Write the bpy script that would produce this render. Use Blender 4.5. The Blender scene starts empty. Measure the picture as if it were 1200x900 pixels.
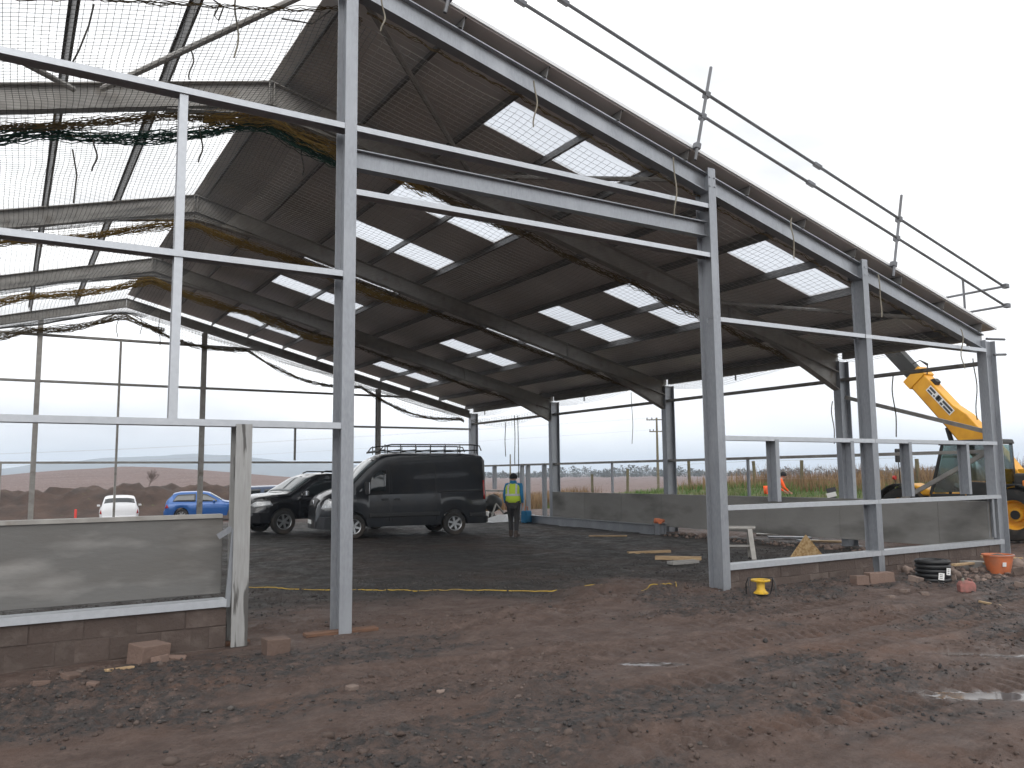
import bpy, bmesh, math, random
import numpy as np
from mathutils import Vector, Matrix
random.seed(7); rng = np.random.default_rng(11)
R = math.radians
S = bpy.context.scene
COL = S.collection

# ------------------------------------------------------------------ camera, sky, sun, exposure
F_PX, YAW, PITCH, ROLL = 963.94, 0.55019, 0.10971, -0.01027
CAM = Vector((-3.2327, -8.9778, 1.7341))
fw = Vector((math.sin(YAW)*math.cos(PITCH), math.cos(YAW)*math.cos(PITCH), math.sin(PITCH)))
r0 = Vector((math.cos(YAW), -math.sin(YAW), 0)); u0 = r0.cross(fw)
rr = r0*math.cos(ROLL)+u0*math.sin(ROLL); uu = u0*math.cos(ROLL)-r0*math.sin(ROLL)
cd = bpy.data.cameras.new('camera'); cam = bpy.data.objects.new('camera', cd); COL.objects.link(cam)
cd.sensor_width = 36; cd.lens = 36*F_PX/1200; cd.clip_start = .05; cd.clip_end = 20000
m3 = Matrix((rr, uu, -fw)).transposed()
cam.matrix_world = Matrix.Translation(CAM) @ m3.to_4x4()
S.camera = cam
SUN_EL, SUN_AZ = R(30), R(205)           # overcast: a very soft sun behind the photographer's left shoulder
w = bpy.data.worlds.new('World'); S.world = w; w.use_nodes = True
nt = w.node_tree; nt.nodes.clear()
out = nt.nodes.new('ShaderNodeOutputWorld'); bg = nt.nodes.new('ShaderNodeBackground')
sky = nt.nodes.new('ShaderNodeTexSky'); sky.sky_type = 'NISHITA'; sky.sun_disc = False
sky.sun_elevation = SUN_EL; sky.sun_rotation = SUN_AZ; sky.dust_density = 4; sky.air_density = 1
hs = nt.nodes.new('ShaderNodeHueSaturation'); hs.inputs['Saturation'].default_value = .10
geo = nt.nodes.new('ShaderNodeTexCoord')
mp = nt.nodes.new('ShaderNodeMapping'); mp.inputs['Scale'].default_value = (1, 1, 3.2)
nz = nt.nodes.new('ShaderNodeTexNoise'); nz.inputs['Scale'].default_value = 2.2; nz.inputs['Detail'].default_value = 5
nz.inputs['Roughness'].default_value = .5; nz.inputs['Distortion'].default_value = .4
cr = nt.nodes.new('ShaderNodeValToRGB')
cr.color_ramp.elements[0].position = .30; cr.color_ramp.elements[0].color = (5.5, 5.62, 5.85, 1)
cr.color_ramp.elements[1].position = .60; cr.color_ramp.elements[1].color = (10.6, 10.6, 10.55, 1)
mx = nt.nodes.new('ShaderNodeMix'); mx.data_type = 'RGBA'; mx.inputs[0].default_value = .88   # mostly cloud sheet, a little of the clear sky's falloff
L = nt.links.new
L(sky.outputs[0], hs.inputs['Color']); L(geo.outputs['Generated'], mp.inputs[0]); L(mp.outputs[0], nz.inputs['Vector'])
L(nz.outputs['Fac'], cr.inputs[0]); L(hs.outputs[0], mx.inputs[6]); L(cr.outputs[0], mx.inputs[7])
L(mx.outputs[2], bg.inputs[0]); bg.inputs[1].default_value = .135; L(bg.outputs[0], out.inputs[0])
sd = bpy.data.lights.new('sun', 'SUN'); sd.energy = .6; sd.angle = R(40); sd.color = (1, .97, .93)
so = bpy.data.objects.new('sun', sd); COL.objects.link(so)
sdir = Vector((math.sin(SUN_AZ)*math.cos(SUN_EL), math.cos(SUN_AZ)*math.cos(SUN_EL), math.sin(SUN_EL)))
so.rotation_euler = sdir.to_track_quat('Z', 'Y').to_euler()
S.view_settings.view_transform = 'Standard'; S.view_settings.look = 'None'
S.view_settings.exposure = .4; S.view_settings.gamma = 1
S.render.engine = 'CYCLES'
cy = S.cycles; cy.max_bounces = 8; cy.diffuse_bounces = 5; cy.glossy_bounces = 3; cy.transparent_max_bounces = 12
cy.transmission_bounces = 4; cy.volume_bounces = 1; cy.use_denoising = True; cy.caustics_reflective = False; cy.caustics_refractive = False

# ------------------------------------------------------------------ helpers: rays for turning pixels into points on known planes
def ray(x, y): return fw + rr*((x-600)/F_PX) + uu*((450-y)/F_PX)
def onZ(x, y, z=0.0):
    d = ray(x, y); return CAM + d*((z-CAM.z)/d.z)
def onX(x, y, X):
    d = ray(x, y); return CAM + d*((X-CAM.x)/d.x)
def onY(x, y, Y):
    d = ray(x, y); return CAM + d*((Y-CAM.y)/d.y)

# ------------------------------------------------------------------ helpers: materials
def mat(name, col, rough=.7, metal=0.0, col2=None, scale=4.0, amt=(.35, .65), bump=0.0, bscale=40, rand=0.0,
        detail=6, spec=.5, stretch=(1, 1, 1), col3=None, scale3=1.0, fac3=(.55, .7), coord='Object', alpha=None, coat=0):
    m = bpy.data.materials.new(name); m.use_nodes = True; t = m.node_tree; n = t.nodes; b = n['Principled BSDF']
    b.inputs['Roughness'].default_value = rough; b.inputs['Metallic'].default_value = metal
    b.inputs['Specular IOR Level'].default_value = spec
    if coat: b.inputs['Coat Weight'].default_value = coat; b.inputs['Coat Roughness'].default_value = .05
    c = (*col, 1); b.inputs['Base Color'].default_value = c
    lk = t.links.new; src = None
    if col2 or bump or col3:
        tc = n.new('ShaderNodeTexCoord'); mpg = n.new('ShaderNodeMapping'); mpg.inputs['Scale'].default_value = stretch
        if coord == 'World':
            g = n.new('ShaderNodeNewGeometry'); lk(g.outputs['Position'], mpg.inputs[0])
        else: lk(tc.outputs[coord], mpg.inputs[0])
    if rand or col2:
        if rand:
            oi = n.new('ShaderNodeObjectInfo')
    def noise(s, d=detail):
        z = n.new('ShaderNodeTexNoise'); z.inputs['Scale'].default_value = s; z.inputs['Detail'].default_value = d
        if rand and coord == 'Object':
            z.noise_dimensions = '4D'
            ml = n.new('ShaderNodeMath'); ml.operation = 'MULTIPLY'; ml.inputs[1].default_value = 37
            lk(oi.outputs['Random'], ml.inputs[0]); lk(ml.outputs[0], z.inputs['W'])
        lk(mpg.outputs[0], z.inputs['Vector']); return z
    if col2:
        z = noise(scale); rp = n.new('ShaderNodeMapRange'); rp.inputs[1].default_value = amt[0]; rp.inputs[2].default_value = amt[1]
        lk(z.outputs['Fac'], rp.inputs[0])
        mxx = n.new('ShaderNodeMix'); mxx.data_type = 'RGBA'; mxx.inputs[6].default_value = c; mxx.inputs[7].default_value = (*col2, 1)
        lk(rp.outputs[0], mxx.inputs[0]); src = mxx.outputs[2]
        if col3:
            z3 = noise(scale3, 8); r3 = n.new('ShaderNodeMapRange'); r3.inputs[1].default_value = fac3[0]; r3.inputs[2].default_value = fac3[1]
            lk(z3.outputs['Fac'], r3.inputs[0])
            m3x = n.new('ShaderNodeMix'); m3x.data_type = 'RGBA'; lk(src, m3x.inputs[6]); m3x.inputs[7].default_value = (*col3, 1)
            lk(r3.outputs[0], m3x.inputs[0]); src = m3x.outputs[2]
    if rand:
        h = n.new('ShaderNodeHueSaturation')
        mr = n.new('ShaderNodeMapRange'); mr.inputs[3].default_value = 1-rand; mr.inputs[4].default_value = 1+rand
        lk(oi.outputs['Random'], mr.inputs[0]); lk(mr.outputs[0], h.inputs['Value'])
        if src: lk(src, h.inputs['Color'])
        else: h.inputs['Color'].default_value = c
        src = h.outputs[0]
    if src: lk(src, b.inputs['Base Color'])
    if bump:
        zb = noise(bscale); bp = n.new('ShaderNodeBump'); bp.inputs['Strength'].default_value = 1; bp.inputs['Distance'].default_value = bump
        lk(zb.outputs['Fac'], bp.inputs['Height']); lk(bp.outputs[0], b.inputs['Normal'])
    return m

M = {}
M['galv'] = mat('galvanised_steel', (.335, .35, .375), .42, .5, (.275, .287, .31), 26, (.3, .7), rand=.08, col3=(.38, .395, .42), scale3=1.6, fac3=(.5, .75), stretch=(1.6, 1.6, .5), coord='World')
M['galv_bright'] = mat('bright_galvanised', (.54, .56, .59), .38, .5, (.48, .50, .53), 18, (.3, .7), rand=.05, coord='World')
M['steel_dull'] = mat('dull_steel', (.37, .355, .33), .5, .15, (.28, .265, .245), 5, rand=.1, coord='World', col3=(.17, .14, .11), scale3=3, fac3=(.58, .75))
M['purlin'] = mat('purlin_steel', (.17, .165, .16), .5, .2, (.12, .115, .11), 5, coord='World')
M['galv_muddy'] = mat('muddy_galvanised_steel', (.37, .37, .365), .5, .3, (.30, .295, .285), 7, (.3, .7), col3=(.10, .095, .09), scale3=1.5, fac3=(.555, .60), stretch=(7.5, 1.5, .75), coord='World')
M['roofpanel'] = mat('roof_panel_liner', (.80, .77, .74), .34, 0, (.72, .69, .66), .8, rand=.06, coord='World')
M['flash'] = mat('white_flashing', (.75, .76, .77), .4)
M['concrete'] = mat('concrete_panel', (.275, .265, .25), .85, 0, (.31, .30, .285), 2.0, (.42, .68), bump=.004, bscale=18, rand=.05, col3=(.135, .13, .12), scale3=1.1, fac3=(.5, .72), stretch=(.6, .6, 1.5), coord='World')
M['concrete_pale'] = mat('trowelled_concrete', (.14, .136, .13), .8, 0, (.31, .30, .285), 1.9, (.50, .76), bump=.004, bscale=14, col3=(.115, .105, .095), scale3=.9, fac3=(.48, .70), stretch=(.6, .6, 1.8), coord='World')
M['block'] = mat('concrete_block_muddy', (.082, .060, .051), .95, 0, (.135, .108, .093), 5, (.5, .75), bump=.01, bscale=30, rand=.13)
M['brick'] = mat('brick_rubble', (.17, .115, .092), .95, 0, (.15, .10, .08), 9, bump=.01, bscale=40, rand=.22)
M['stone'] = mat('muddy_stone', (.20, .15, .125), .9, 0, (.11, .08, .068), 8, bump=.01, bscale=30, rand=.25)
M['timber'] = mat('pale_timber', (.46, .33, .19), .8, 0, (.30, .20, .11), 5, stretch=(1, 8, 8), rand=.12, bump=.003, bscale=20)
M['osb'] = mat('osb_board', (.44, .31, .16), .85, 0, (.28, .17, .07), 22, (.4, .6), bump=.004, bscale=60)
M['oldwood'] = mat('wet_brown_board', (.17, .085, .05), .8, 0, (.10, .055, .035), 8, stretch=(1, 6, 6), rand=.1)
M['post_wood'] = mat('weathered_post', (.15, .13, .075), .9, 0, (.09, .08, .05), 6, rand=.2, bump=.01, bscale=14)
M['black_rubber'] = mat('tyre_rubber', (.022, .021, .02), .85, 0, (.07, .055, .045), 4, (.5, .7), bump=.004, bscale=60)
M['alloy'] = mat('alloy_rim', (.42, .43, .44), .35, .8)
M['dark_plastic'] = mat('dark_plastic', (.018, .018, .019), .55, bump=.001, bscale=120)
M['chrome'] = mat('chrome', (.75, .76, .78), .15, 1)
M['glass'] = mat('tinted_glass', (.025, .03, .033), .04, 0, spec=.8)
M['glass_light'] = mat('windscreen_glass', (.10, .12, .125), .05, 0, spec=.9)
M['lamp'] = mat('headlamp_lens', (.62, .63, .64), .12, .3, (.4, .41, .42), 30)
M['tail'] = mat('tail_lamp', (.35, .015, .012), .2)
M['amber'] = mat('amber_lamp', (.85, .25, .03), .3)
M['paint_van'] = mat('van_paint_charcoal', (.014, .016, .020), .28, .2, (.026, .025, .026), 2.5, (.45, .75), coat=.5)
M['paint_black'] = mat('pickup_paint_black', (.011, .011, .014), .22, .1, (.03, .027, .026), 3, (.55, .8), coat=.7)
M['paint_blue'] = mat('bright_blue_paint', (.013, .095, .33), .3, .2, coat=.6)
M['paint_navy'] = mat('navy_paint', (.03, .06, .14), .3, .2, coat=.6)
M['paint_white'] = mat('white_car_paint', (.74, .75, .77), .35, 0, coat=.4)
M['jcb'] = mat('machine_yellow', (.78, .38, .025), .45, 0, (.62, .28, .02), 3, (.4, .75), rand=.0)
M['jcb_dark'] = mat('machine_yellow_dark', (.30, .14, .035), .7, 0, (.16, .08, .03), 3, (.35, .65))
M['machine_black'] = mat('machine_black', (.024, .024, .023), .6, 0, (.05, .045, .04), 4, (.5, .75))
M['cabglass'] = mat('cab_glass', (.28, .36, .33), .06, 0, spec=.8)
M['white'] = mat('white_plastic', (.78, .78, .76), .6)
M['print'] = mat('dark_print', (.06, .06, .065), .6)
M['orange'] = mat('orange_plastic', (.62, .17, .06), .6, 0, (.42, .15, .08), 6)
M['red_faded'] = mat('faded_red_plastic', (.36, .14, .12), .7, 0, (.20, .10, .085), 9)
M['red'] = mat('red_paint', (.6, .04, .03), .6)
M['yellow'] = mat('yellow_plastic', (.66, .40, .025), .5, 0, (.35, .22, .04), 12, (.5, .75))
M['hose'] = mat('yellow_hose', (.55, .37, .05), .6, 0, (.30, .20, .05), 3)
M['black_pipe'] = mat('black_pipe', (.014, .014, .015), .5)
M['galv_tube'] = mat('scaffold_tube', (.17, .175, .19), .5, .4, (.12, .12, .125), 3, rand=.1, coord='World')
M['hivis'] = mat('hivis_yellow', (.52, .68, .06), .8, bump=.01, bscale=9)
M['hivis_orange'] = mat('hivis_orange', (.95, .12, .02), .8, bump=.01, bscale=9)
M['reflect'] = mat('reflective_tape', (.55, .57, .60), .5)
M['blue_cloth'] = mat('blue_jacket', (.02, .17, .34), .85, bump=.01, bscale=9)
M['dark_cloth'] = mat('dark_trousers', (.022, .022, .027), .9, 0, (.035, .032, .03), 7, bump=.01, bscale=9)
M['boot'] = mat('muddy_boot', (.06, .045, .038), .9)
M['skin'] = mat('skin', (.45, .25, .18), .6)
M['hat'] = mat('dark_hat', (.012, .012, .014), .95)
M['rope'] = mat('pale_rope', (.24, .22, .175), .9)
M['rope_dark'] = mat('dark_rope', (.045, .04, .032), .9)
M['net'] = mat('net_twine', (.085, .085, .085), .9)
M['net_pale'] = mat('net_twine_pale', (.36, .34, .31), .9)
M['net_brown'] = mat('net_bunched_brown', (.14, .10, .045), .9)
M['net_yellow'] = mat('net_bunched_yellow', (.32, .215, .06), .9)
M['net_green'] = mat('net_bunched_green', (.012, .05, .035), .9)
M['earth'] = mat('spoil_earth', (.085, .055, .043), .95, 0, (.045, .032, .027), .9, (.35, .65), bump=.05, bscale=5, coord='World', col3=(.10, .10, .045), scale3=1.5, fac3=(.66, .78))
M['hill'] = mat('far_hill', (.055, .06, .05), .95, 0, (.08, .075, .05), .004, coord='World')
M['reed'] = mat('dry_reed', (.30, .20, .105), .9, 0, (.19, .115, .06), .7, coord='World')
M['russet'] = mat('russet_scrub', (.19, .105, .07), .9, 0, (.12, .085, .05), .6, coord='World')
M['grass'] = mat('green_grass', (.07, .16, .025), .85, 0, (.14, .17, .055), 1.2, coord='World')
M['tree_far'] = mat('far_foliage', (.035, .045, .03), .95, 0, (.06, .055, .04), .05, coord='World')
M['bark'] = mat('bare_bark', (.13, .095, .08), .95)
M['sheet_white'] = mat('white_plastic_sheet', (.72, .73, .74), .5)

m = bpy.data.materials.new('clear_cab_glass'); m.use_nodes = True; t = m.node_tree; t.nodes.clear()
o_ = t.nodes.new('ShaderNodeOutputMaterial'); a_ = t.nodes.new('ShaderNodeBsdfGlossy'); b_ = t.nodes.new('ShaderNodeBsdfTransparent'); c_ = t.nodes.new('ShaderNodeMixShader')
a_.inputs[0].default_value = (.7, .75, .75, 1); a_.inputs[1].default_value = .05; b_.inputs[0].default_value = (.50, .60, .56, 1); c_.inputs[0].default_value = .16
t.links.new(b_.outputs[0], c_.inputs[1]); t.links.new(a_.outputs[0], c_.inputs[2]); t.links.new(c_.outputs[0], o_.inputs[0]); M['cabglass'] = m
# translucent GRP rooflight
m = bpy.data.materials.new('rooflight_grp'); m.use_nodes = True; t = m.node_tree; t.nodes.clear()
o_ = t.nodes.new('ShaderNodeOutputMaterial'); a_ = t.nodes.new('ShaderNodeBsdfTranslucent'); b_ = t.nodes.new('ShaderNodeBsdfTransparent'); c_ = t.nodes.new('ShaderNodeMixShader')
a_.inputs[0].default_value = (.80, .81, .83, 1); b_.inputs[0].default_value = (.74, .76, .79, 1); c_.inputs[0].default_value = .45
t.links.new(b_.outputs[0], c_.inputs[1]); t.links.new(a_.outputs[0], c_.inputs[2]); t.links.new(c_.outputs[0], o_.inputs[0]); M['rooflight'] = m

# ------------------------------------------------------------------ helpers: mesh building
class MB:
    def __init__(s): s.v = []; s.f = []
    def add(s, vs, fs):
        n = len(s.v); s.v += [tuple(v) for v in vs]; s.f += [tuple(i+n for i in f) for f in fs]; return s
    def hexa(s, p): # 4 bottom (ccw), 4 top
        return s.add(p, [(3, 2, 1, 0), (4, 5, 6, 7), (0, 1, 5, 4), (1, 2, 6, 5), (2, 3, 7, 6), (3, 0, 4, 7)])
    def box(s, x0, x1, y0, y1, z0, z1):
        return s.hexa([(x0, y0, z0), (x1, y0, z0), (x1, y1, z0), (x0, y1, z0), (x0, y0, z1), (x1, y0, z1), (x1, y1, z1), (x0, y1, z1)])
    def obox(s, c, ax, ay, az): # half-axis vectors
        c, ax, ay, az = map(Vector, (c, ax, ay, az))
        return s.hexa([c-ax-ay-az, c+ax-ay-az, c+ax+ay-az, c-ax+ay-az, c-ax-ay+az, c+ax-ay+az, c+ax+ay+az, c-ax+ay+az])
    def bar(s, p0, p1, u, su, sv, cu=0, cv=0): # box along p0->p1, u = dir of su, sizes, centre offset
        p0, p1 = Vector(p0), Vector(p1); d = (p1-p0); a = d.normalized(); u = Vector(u); u = (u-a*u.dot(a)).normalized(); v = a.cross(u)
        return s.obox((p0+p1)/2+u*cu+v*cv, d/2, u*su/2, v*sv/2)
    def ibeam(s, p0, p1, u, depth, width, tf=.014, tw=.01):
        s.bar(p0, p1, u, tf, width, depth/2-tf/2); s.bar(p0, p1, u, tf, width, -depth/2+tf/2); return s.bar(p0, p1, u, depth-2*tf, tw)
    def csec(s, p0, p1, u, depth, fl, t=.005, sgn=1): # channel: web along u, flanges along +-v
        s.bar(p0, p1, u, depth-2*t, t, 0, 0); s.bar(p0, p1, u, t, fl, depth/2-t/2, sgn*(fl/2-t/2)); return s.bar(p0, p1, u, t, fl, -depth/2+t/2, sgn*(fl/2-t/2))
    def tube(s, pts, r, n=8, cap=True, rs=None):
        pts = [Vector(p) for p in pts]; k = len(pts); vs = []; fs = []; prev = None
        for i, p in enumerate(pts):
            a = (pts[min(i+1, k-1)]-pts[max(i-1, 0)]).normalized()
            if prev is None:
                u = a.orthogonal().normalized()
            else:
                u = (prev-a*prev.dot(a)); u = u.normalized() if u.length > 1e-6 else a.orthogonal().normalized()
            prev = u; v = a.cross(u); ri = rs[i] if rs else r
            for j in range(n):
                t = 2*math.pi*j/n; vs.append(p+(u*math.cos(t)+v*math.sin(t))*ri)
        for i in range(k-1):
            for j in range(n): fs.append((i*n+j, i*n+(j+1) % n, (i+1)*n+(j+1) % n, (i+1)*n+j))
        if cap: fs.append(tuple(range(n-1, -1, -1))); fs.append(tuple((k-1)*n+j for j in range(n)))
        return s.add(vs, fs)
    def lathe(s, prof, c=(0, 0, 0), axis='z', n=20, cap=3):
        vs = []; fs = []; k = len(prof)
        for (r, h) in prof:
            for j in range(n):
                t = 2*math.pi*j/n; a, b = r*math.cos(t), r*math.sin(t)
                q = {'z': (a, b, h), 'y': (a, h, b), 'x': (h, a, b)}[axis]; vs.append((q[0]+c[0], q[1]+c[1], q[2]+c[2]))
        for i in range(k-1):
            for j in range(n): fs.append((i*n+j, i*n+(j+1) % n, (i+1)*n+(j+1) % n, (i+1)*n+j))
        if cap & 1: fs.append(tuple(range(n-1, -1, -1)))
        if cap & 2: fs.append(tuple((k-1)*n+j for j in range(n)))
        if cap == 4:
            for j in range(n): fs.append(((k-1)*n+j, (k-1)*n+(j+1) % n, (j+1) % n, j))
        return s.add(vs, fs)
    def prism(s, poly, y0, y1, plane='xz'):
        n = len(poly)
        if plane == 'xz': A = [(a, y0, b) for a, b in poly]; B = [(a, y1, b) for a, b in poly]
        elif plane == 'xy': A = [(a, b, y0) for a, b in poly]; B = [(a, b, y1) for a, b in poly]
        else: A = [(y0, a, b) for a, b in poly]; B = [(y1, a, b) for a, b in poly]
        return s.add(A+B, [tuple(range(n)), tuple(range(2*n-1, n-1, -1))]+[(i, i+n, (i+1) % n+n, (i+1) % n) for i in range(n)])
    def build(s, name, m, parent=None, smooth=False, bevel=0, loc=None, fix=True):
        me = bpy.data.meshes.new(name); me.from_pydata(s.v, [], s.f)
        if fix:
            bm = bmesh.new(); bm.from_mesh(me); bmesh.ops.recalc_face_normals(bm, faces=bm.faces); bm.to_mesh(me); bm.free()
        if isinstance(m, str): m = M[m]
        me.materials.append(m)
        ob = bpy.data.objects.new(name, me); COL.objects.link(ob)
        if parent: ob.parent = parent
        if loc is not None: ob.location = loc
        if smooth:
            me.polygons.foreach_set('use_smooth', [True]*len(me.polygons))
            try: me.set_sharp_from_angle(angle=R(38))
            except Exception: pass
        if bevel:
            bv = ob.modifiers.new('bevel', 'BEVEL'); bv.width = bevel; bv.segments = 2; bv.limit_method = 'ANGLE'; bv.angle_limit = R(35)
        return ob
def tag(o, label=None, cat=None, group=None, kind=None):
    if label: o['label'] = label
    if cat: o['category'] = cat
    if group: o['group'] = group
    if kind: o['kind'] = kind
    return o
def empty(name, loc, rz=0, label=None, cat=None, group=None):
    e = bpy.data.objects.new(name, None); COL.objects.link(e); e.location = loc; e.rotation_euler = (0, 0, rz); e.empty_display_size = .2
    return tag(e, label, cat, group)
def link_copy(o, parent, loc=None, rot=None):
    c = o.copy(); COL.objects.link(c); c.parent = parent
    if loc is not None: c.location = loc
    if rot is not None: c.rotation_euler = rot
    return c
def np_mesh(name, V, Fq, m, smooth=False, nper=4):
    me = bpy.data.meshes.new(name); V = np.asarray(V, np.float32); Fq = np.asarray(Fq, np.int32); nf = len(Fq)
    me.vertices.add(len(V)); me.vertices.foreach_set('co', V.ravel())
    me.loops.add(nf*nper); me.loops.foreach_set('vertex_index', Fq.ravel())
    me.polygons.add(nf); me.polygons.foreach_set('loop_start', np.arange(0, nf*nper, nper, dtype=np.int32))
    me.update(calc_edges=True)
    if smooth: me.polygons.foreach_set('use_smooth', np.ones(nf, bool))
    me.materials.append(M[m] if isinstance(m, str) else m)
    ob = bpy.data.objects.new(name, me); COL.objects.link(ob); return ob

# value noise
_T = np.random.default_rng(3).random((256, 256))
def vnoise(x, y):
    xi = np.floor(x).astype(np.int64); yi = np.floor(y).astype(np.int64); fx = x-xi; fy = y-yi
    fx = fx*fx*fx*(fx*(fx*6-15)+10); fy = fy*fy*fy*(fy*(fy*6-15)+10)
    a = _T[xi & 255, yi & 255]; b = _T[(xi+1) & 255, yi & 255]; c = _T[xi & 255, (yi+1) & 255]; d = _T[(xi+1) & 255, (yi+1) & 255]
    return (a*(1-fx)+b*fx)*(1-fy)+(c*(1-fx)+d*fx)*fy
def fbm(x, y, o=4, g=.5):
    s = 0; a = 1; n = 0
    for i in range(o):
        s = s+a*vnoise(x*2**i+17.3*i, y*2**i+9.1*i); n += a; a *= g
    return s/n
def smooth01(x, a, b):
    t = np.clip((x-a)/(b-a), 0, 1); return t*t*(3-2*t)

# ------------------------------------------------------------------ building dimensions (metres)
W, HR, SL = 13.47, 7.848, .2582
FR = [0, 3.4, 9.4, 15.4, 21.4]
def zt(x): return HR-SL*abs(x)
SA = math.atan(SL); SN = Vector((math.sin(SA), 0, math.cos(SA))); SD = Vector((math.cos(SA), 0, -math.sin(SA)))

# ------------------------------------------------------------------ the ground
HILL_C = (CAM.x+250*math.sin(R(5.5)), CAM.y+250*math.cos(R(5.5)))
def ground_base(X, Y):
    d = np.hypot(X-CAM.x, Y-CAM.y)
    z = -.50*smooth01(Y, 22.5, 31)*(1-smooth01(X, 16, 24))
    z = z+.1*smooth01(X, 14.6, 16.0)*(1-smooth01(Y, 20, 30))                       # a little higher outside the right-hand wall
    z = z+(.95+.25*(fbm(X*.4, Y*.4, 3)-.5))*smooth01(X, 18.4, 21.5)*smooth01(Y, -6, 2)*(1-smooth01(X, 24, 60))*(1-smooth01(Y, 14, 30))  # grass bank
    z = z+5.6*np.exp(-(((X-HILL_C[0])/30)**2+((Y-HILL_C[1])/75)**2)/2)
    z = z-.6*smooth01(d, 60, 140)
    return z
xs = np.unique(np.round(np.concatenate([-np.geomspace(7, 4000, 60), np.arange(-7, -5.2, .06), np.arange(-5.2, 8, .031), np.arange(8, 14, .05), np.arange(14, 32, .25), np.geomspace(32, 4000, 60)]), 4))
ys = np.unique(np.round(np.concatenate([-np.geomspace(8.5, 4000, 40), np.arange(-8.5, -6.8, .08), np.arange(-6.8, 0, .031), np.arange(0, 2, .05), np.arange(2, 12, .09), np.arange(12, 46, .25), np.geomspace(46, 4000, 70)]), 4))
XX, YY = np.meshgrid(xs, ys, indexing='ij')
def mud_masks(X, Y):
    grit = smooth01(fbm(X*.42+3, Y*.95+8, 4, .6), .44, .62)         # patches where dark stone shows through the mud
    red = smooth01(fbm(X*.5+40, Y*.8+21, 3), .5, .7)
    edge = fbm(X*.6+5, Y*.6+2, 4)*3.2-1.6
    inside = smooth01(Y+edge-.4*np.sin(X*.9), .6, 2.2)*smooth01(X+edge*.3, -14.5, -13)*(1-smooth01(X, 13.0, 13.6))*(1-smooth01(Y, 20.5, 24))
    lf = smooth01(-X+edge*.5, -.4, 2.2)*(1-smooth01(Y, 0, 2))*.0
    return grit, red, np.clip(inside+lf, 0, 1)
GR, RD, IN = mud_masks(XX, YY)
puds = [(3.28, -5.2, .55, .20), (3.9, -5.75, .4, .12), (4.6, -4.4, .5, .1), (1.9, -3.0, .35, .10), (5.2, -4.9, .6, .16)]
def wetmask(X, Y):
    wv = np.zeros_like(X)
    for (a, b, sx, sy) in puds:
        dx, dy = X-a, Y-b; u = dx*.8-dy*.6; v = dx*.6+dy*.8
        wv = np.maximum(wv, 1-smooth01((u/sx)**2+(v/sy)**2+1.6*(fbm(X*5, Y*5, 4)-.5), .55, .95))
    return wv
WT = wetmask(XX, YY)
TRACKS = [(-1.75, .015, .004, 3.0), (-2.9, .02, .006, 1.6), (-3.75, .05, .004, .2), (-4.9, -.05, .01, -1.5), (-2.2, -.10, .012, -4.5)]
def near(X, Y): return (1-smooth01(np.hypot(X-2, Y+2), 16, 26))
def micro(X, Y, GR, IN, WT):
    nr = near(X, Y)
    n1 = fbm(X*1.1+7, Y*1.1+3, 3)-.5
    rut = np.sin((Y*1.0+.28*X+fbm(X*.35, Y*.35, 2)*2.0)*4.4)          # vehicle ruts sweeping across the yard
    tread = np.abs(fbm(X*3.2+11, Y*9+4, 3)-.5)
    clod = fbm(X*7.5, Y*7.5, 4, .62)-.5
    rough = fbm(X*19+5, Y*19+1, 3, .65)-.5
    ridg = 1-np.abs(2*fbm(X*4.2+60, Y*6.5+33, 3)-1)
    big = smooth01(fbm(X*.7+90, Y*1.6+14, 3), .48, .68)               # churned stretches
    out = (1-IN)
    z = n1*.06+rut*.014*out*smooth01(fbm(X*.3+2, Y*.3+9, 2), .4, .6)-tread*.03*out
    z = z+clod*(.018+.046*big*out+.018*GR)+rough*(.008+.018*GR+.012*big)+(ridg**3)*.035*big*out
    berm = .10*np.exp(-((Y+.15-.55*(X>3.4)+.35*np.sin(X*1.3))/.55)**2)*smooth01(fbm(X*1.3+4, Y*2+6, 3), .42, .7)*((X > .4) & (X < 5.4))
    for (y0, sl_, cv, x0_) in TRACKS:
        yc = y0+sl_*X+cv*(X-4)**2; d = (Y-yc)/.24
        on = (1-smooth01(np.abs(d), .8, 1.15))*smooth01(X, x0_, x0_+1.5)*out*(.45+.55*smooth01(fbm(X*1.1+y0, Y*1.1, 2), .35, .6))
        lug = np.sin((X+np.abs(d)*.10)*2*np.pi/.155)
        z = z*(1-.55*on)+on*(-.022+.016*np.tanh(2.5*lug))+.030*np.exp(-((np.abs(d)-1.25)/.22)**2)*smooth01(X, x0_, x0_+1.5)*out*fbm(X*4, Y*4, 2)
    z = z*(1-WT)-.02*WT+berm
    # keep wheels, walls and posts on level ground
    z = z*nr
    return z
keep = np.zeros_like(XX)
ZZ = ground_base(XX, YY)+micro(XX, YY, GR, IN, WT)-.012
far_in = (YY > 7) & (XX > -14) & (XX < 16) & (YY < 24)
ZZ[far_in] = ZZ[far_in]-.012
def ground_z(x, y):
    X, Y = np.array([float(x)]), np.array([float(y)]); g, r_, i_ = mud_masks(X, Y)
    return float((ground_base(X, Y)+micro(X, Y, g, i_, wetmask(X, Y)))[0]-.012)
nx, ny = XX.shape
V = np.stack([XX, YY, ZZ], -1).reshape(-1, 3)
idx = np.arange(nx*ny).reshape(nx, ny)
Fq = np.stack([idx[:-1, :-1], idx[1:, :-1], idx[1:, 1:], idx[:-1, 1:]], -1).reshape(-1, 4)
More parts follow.
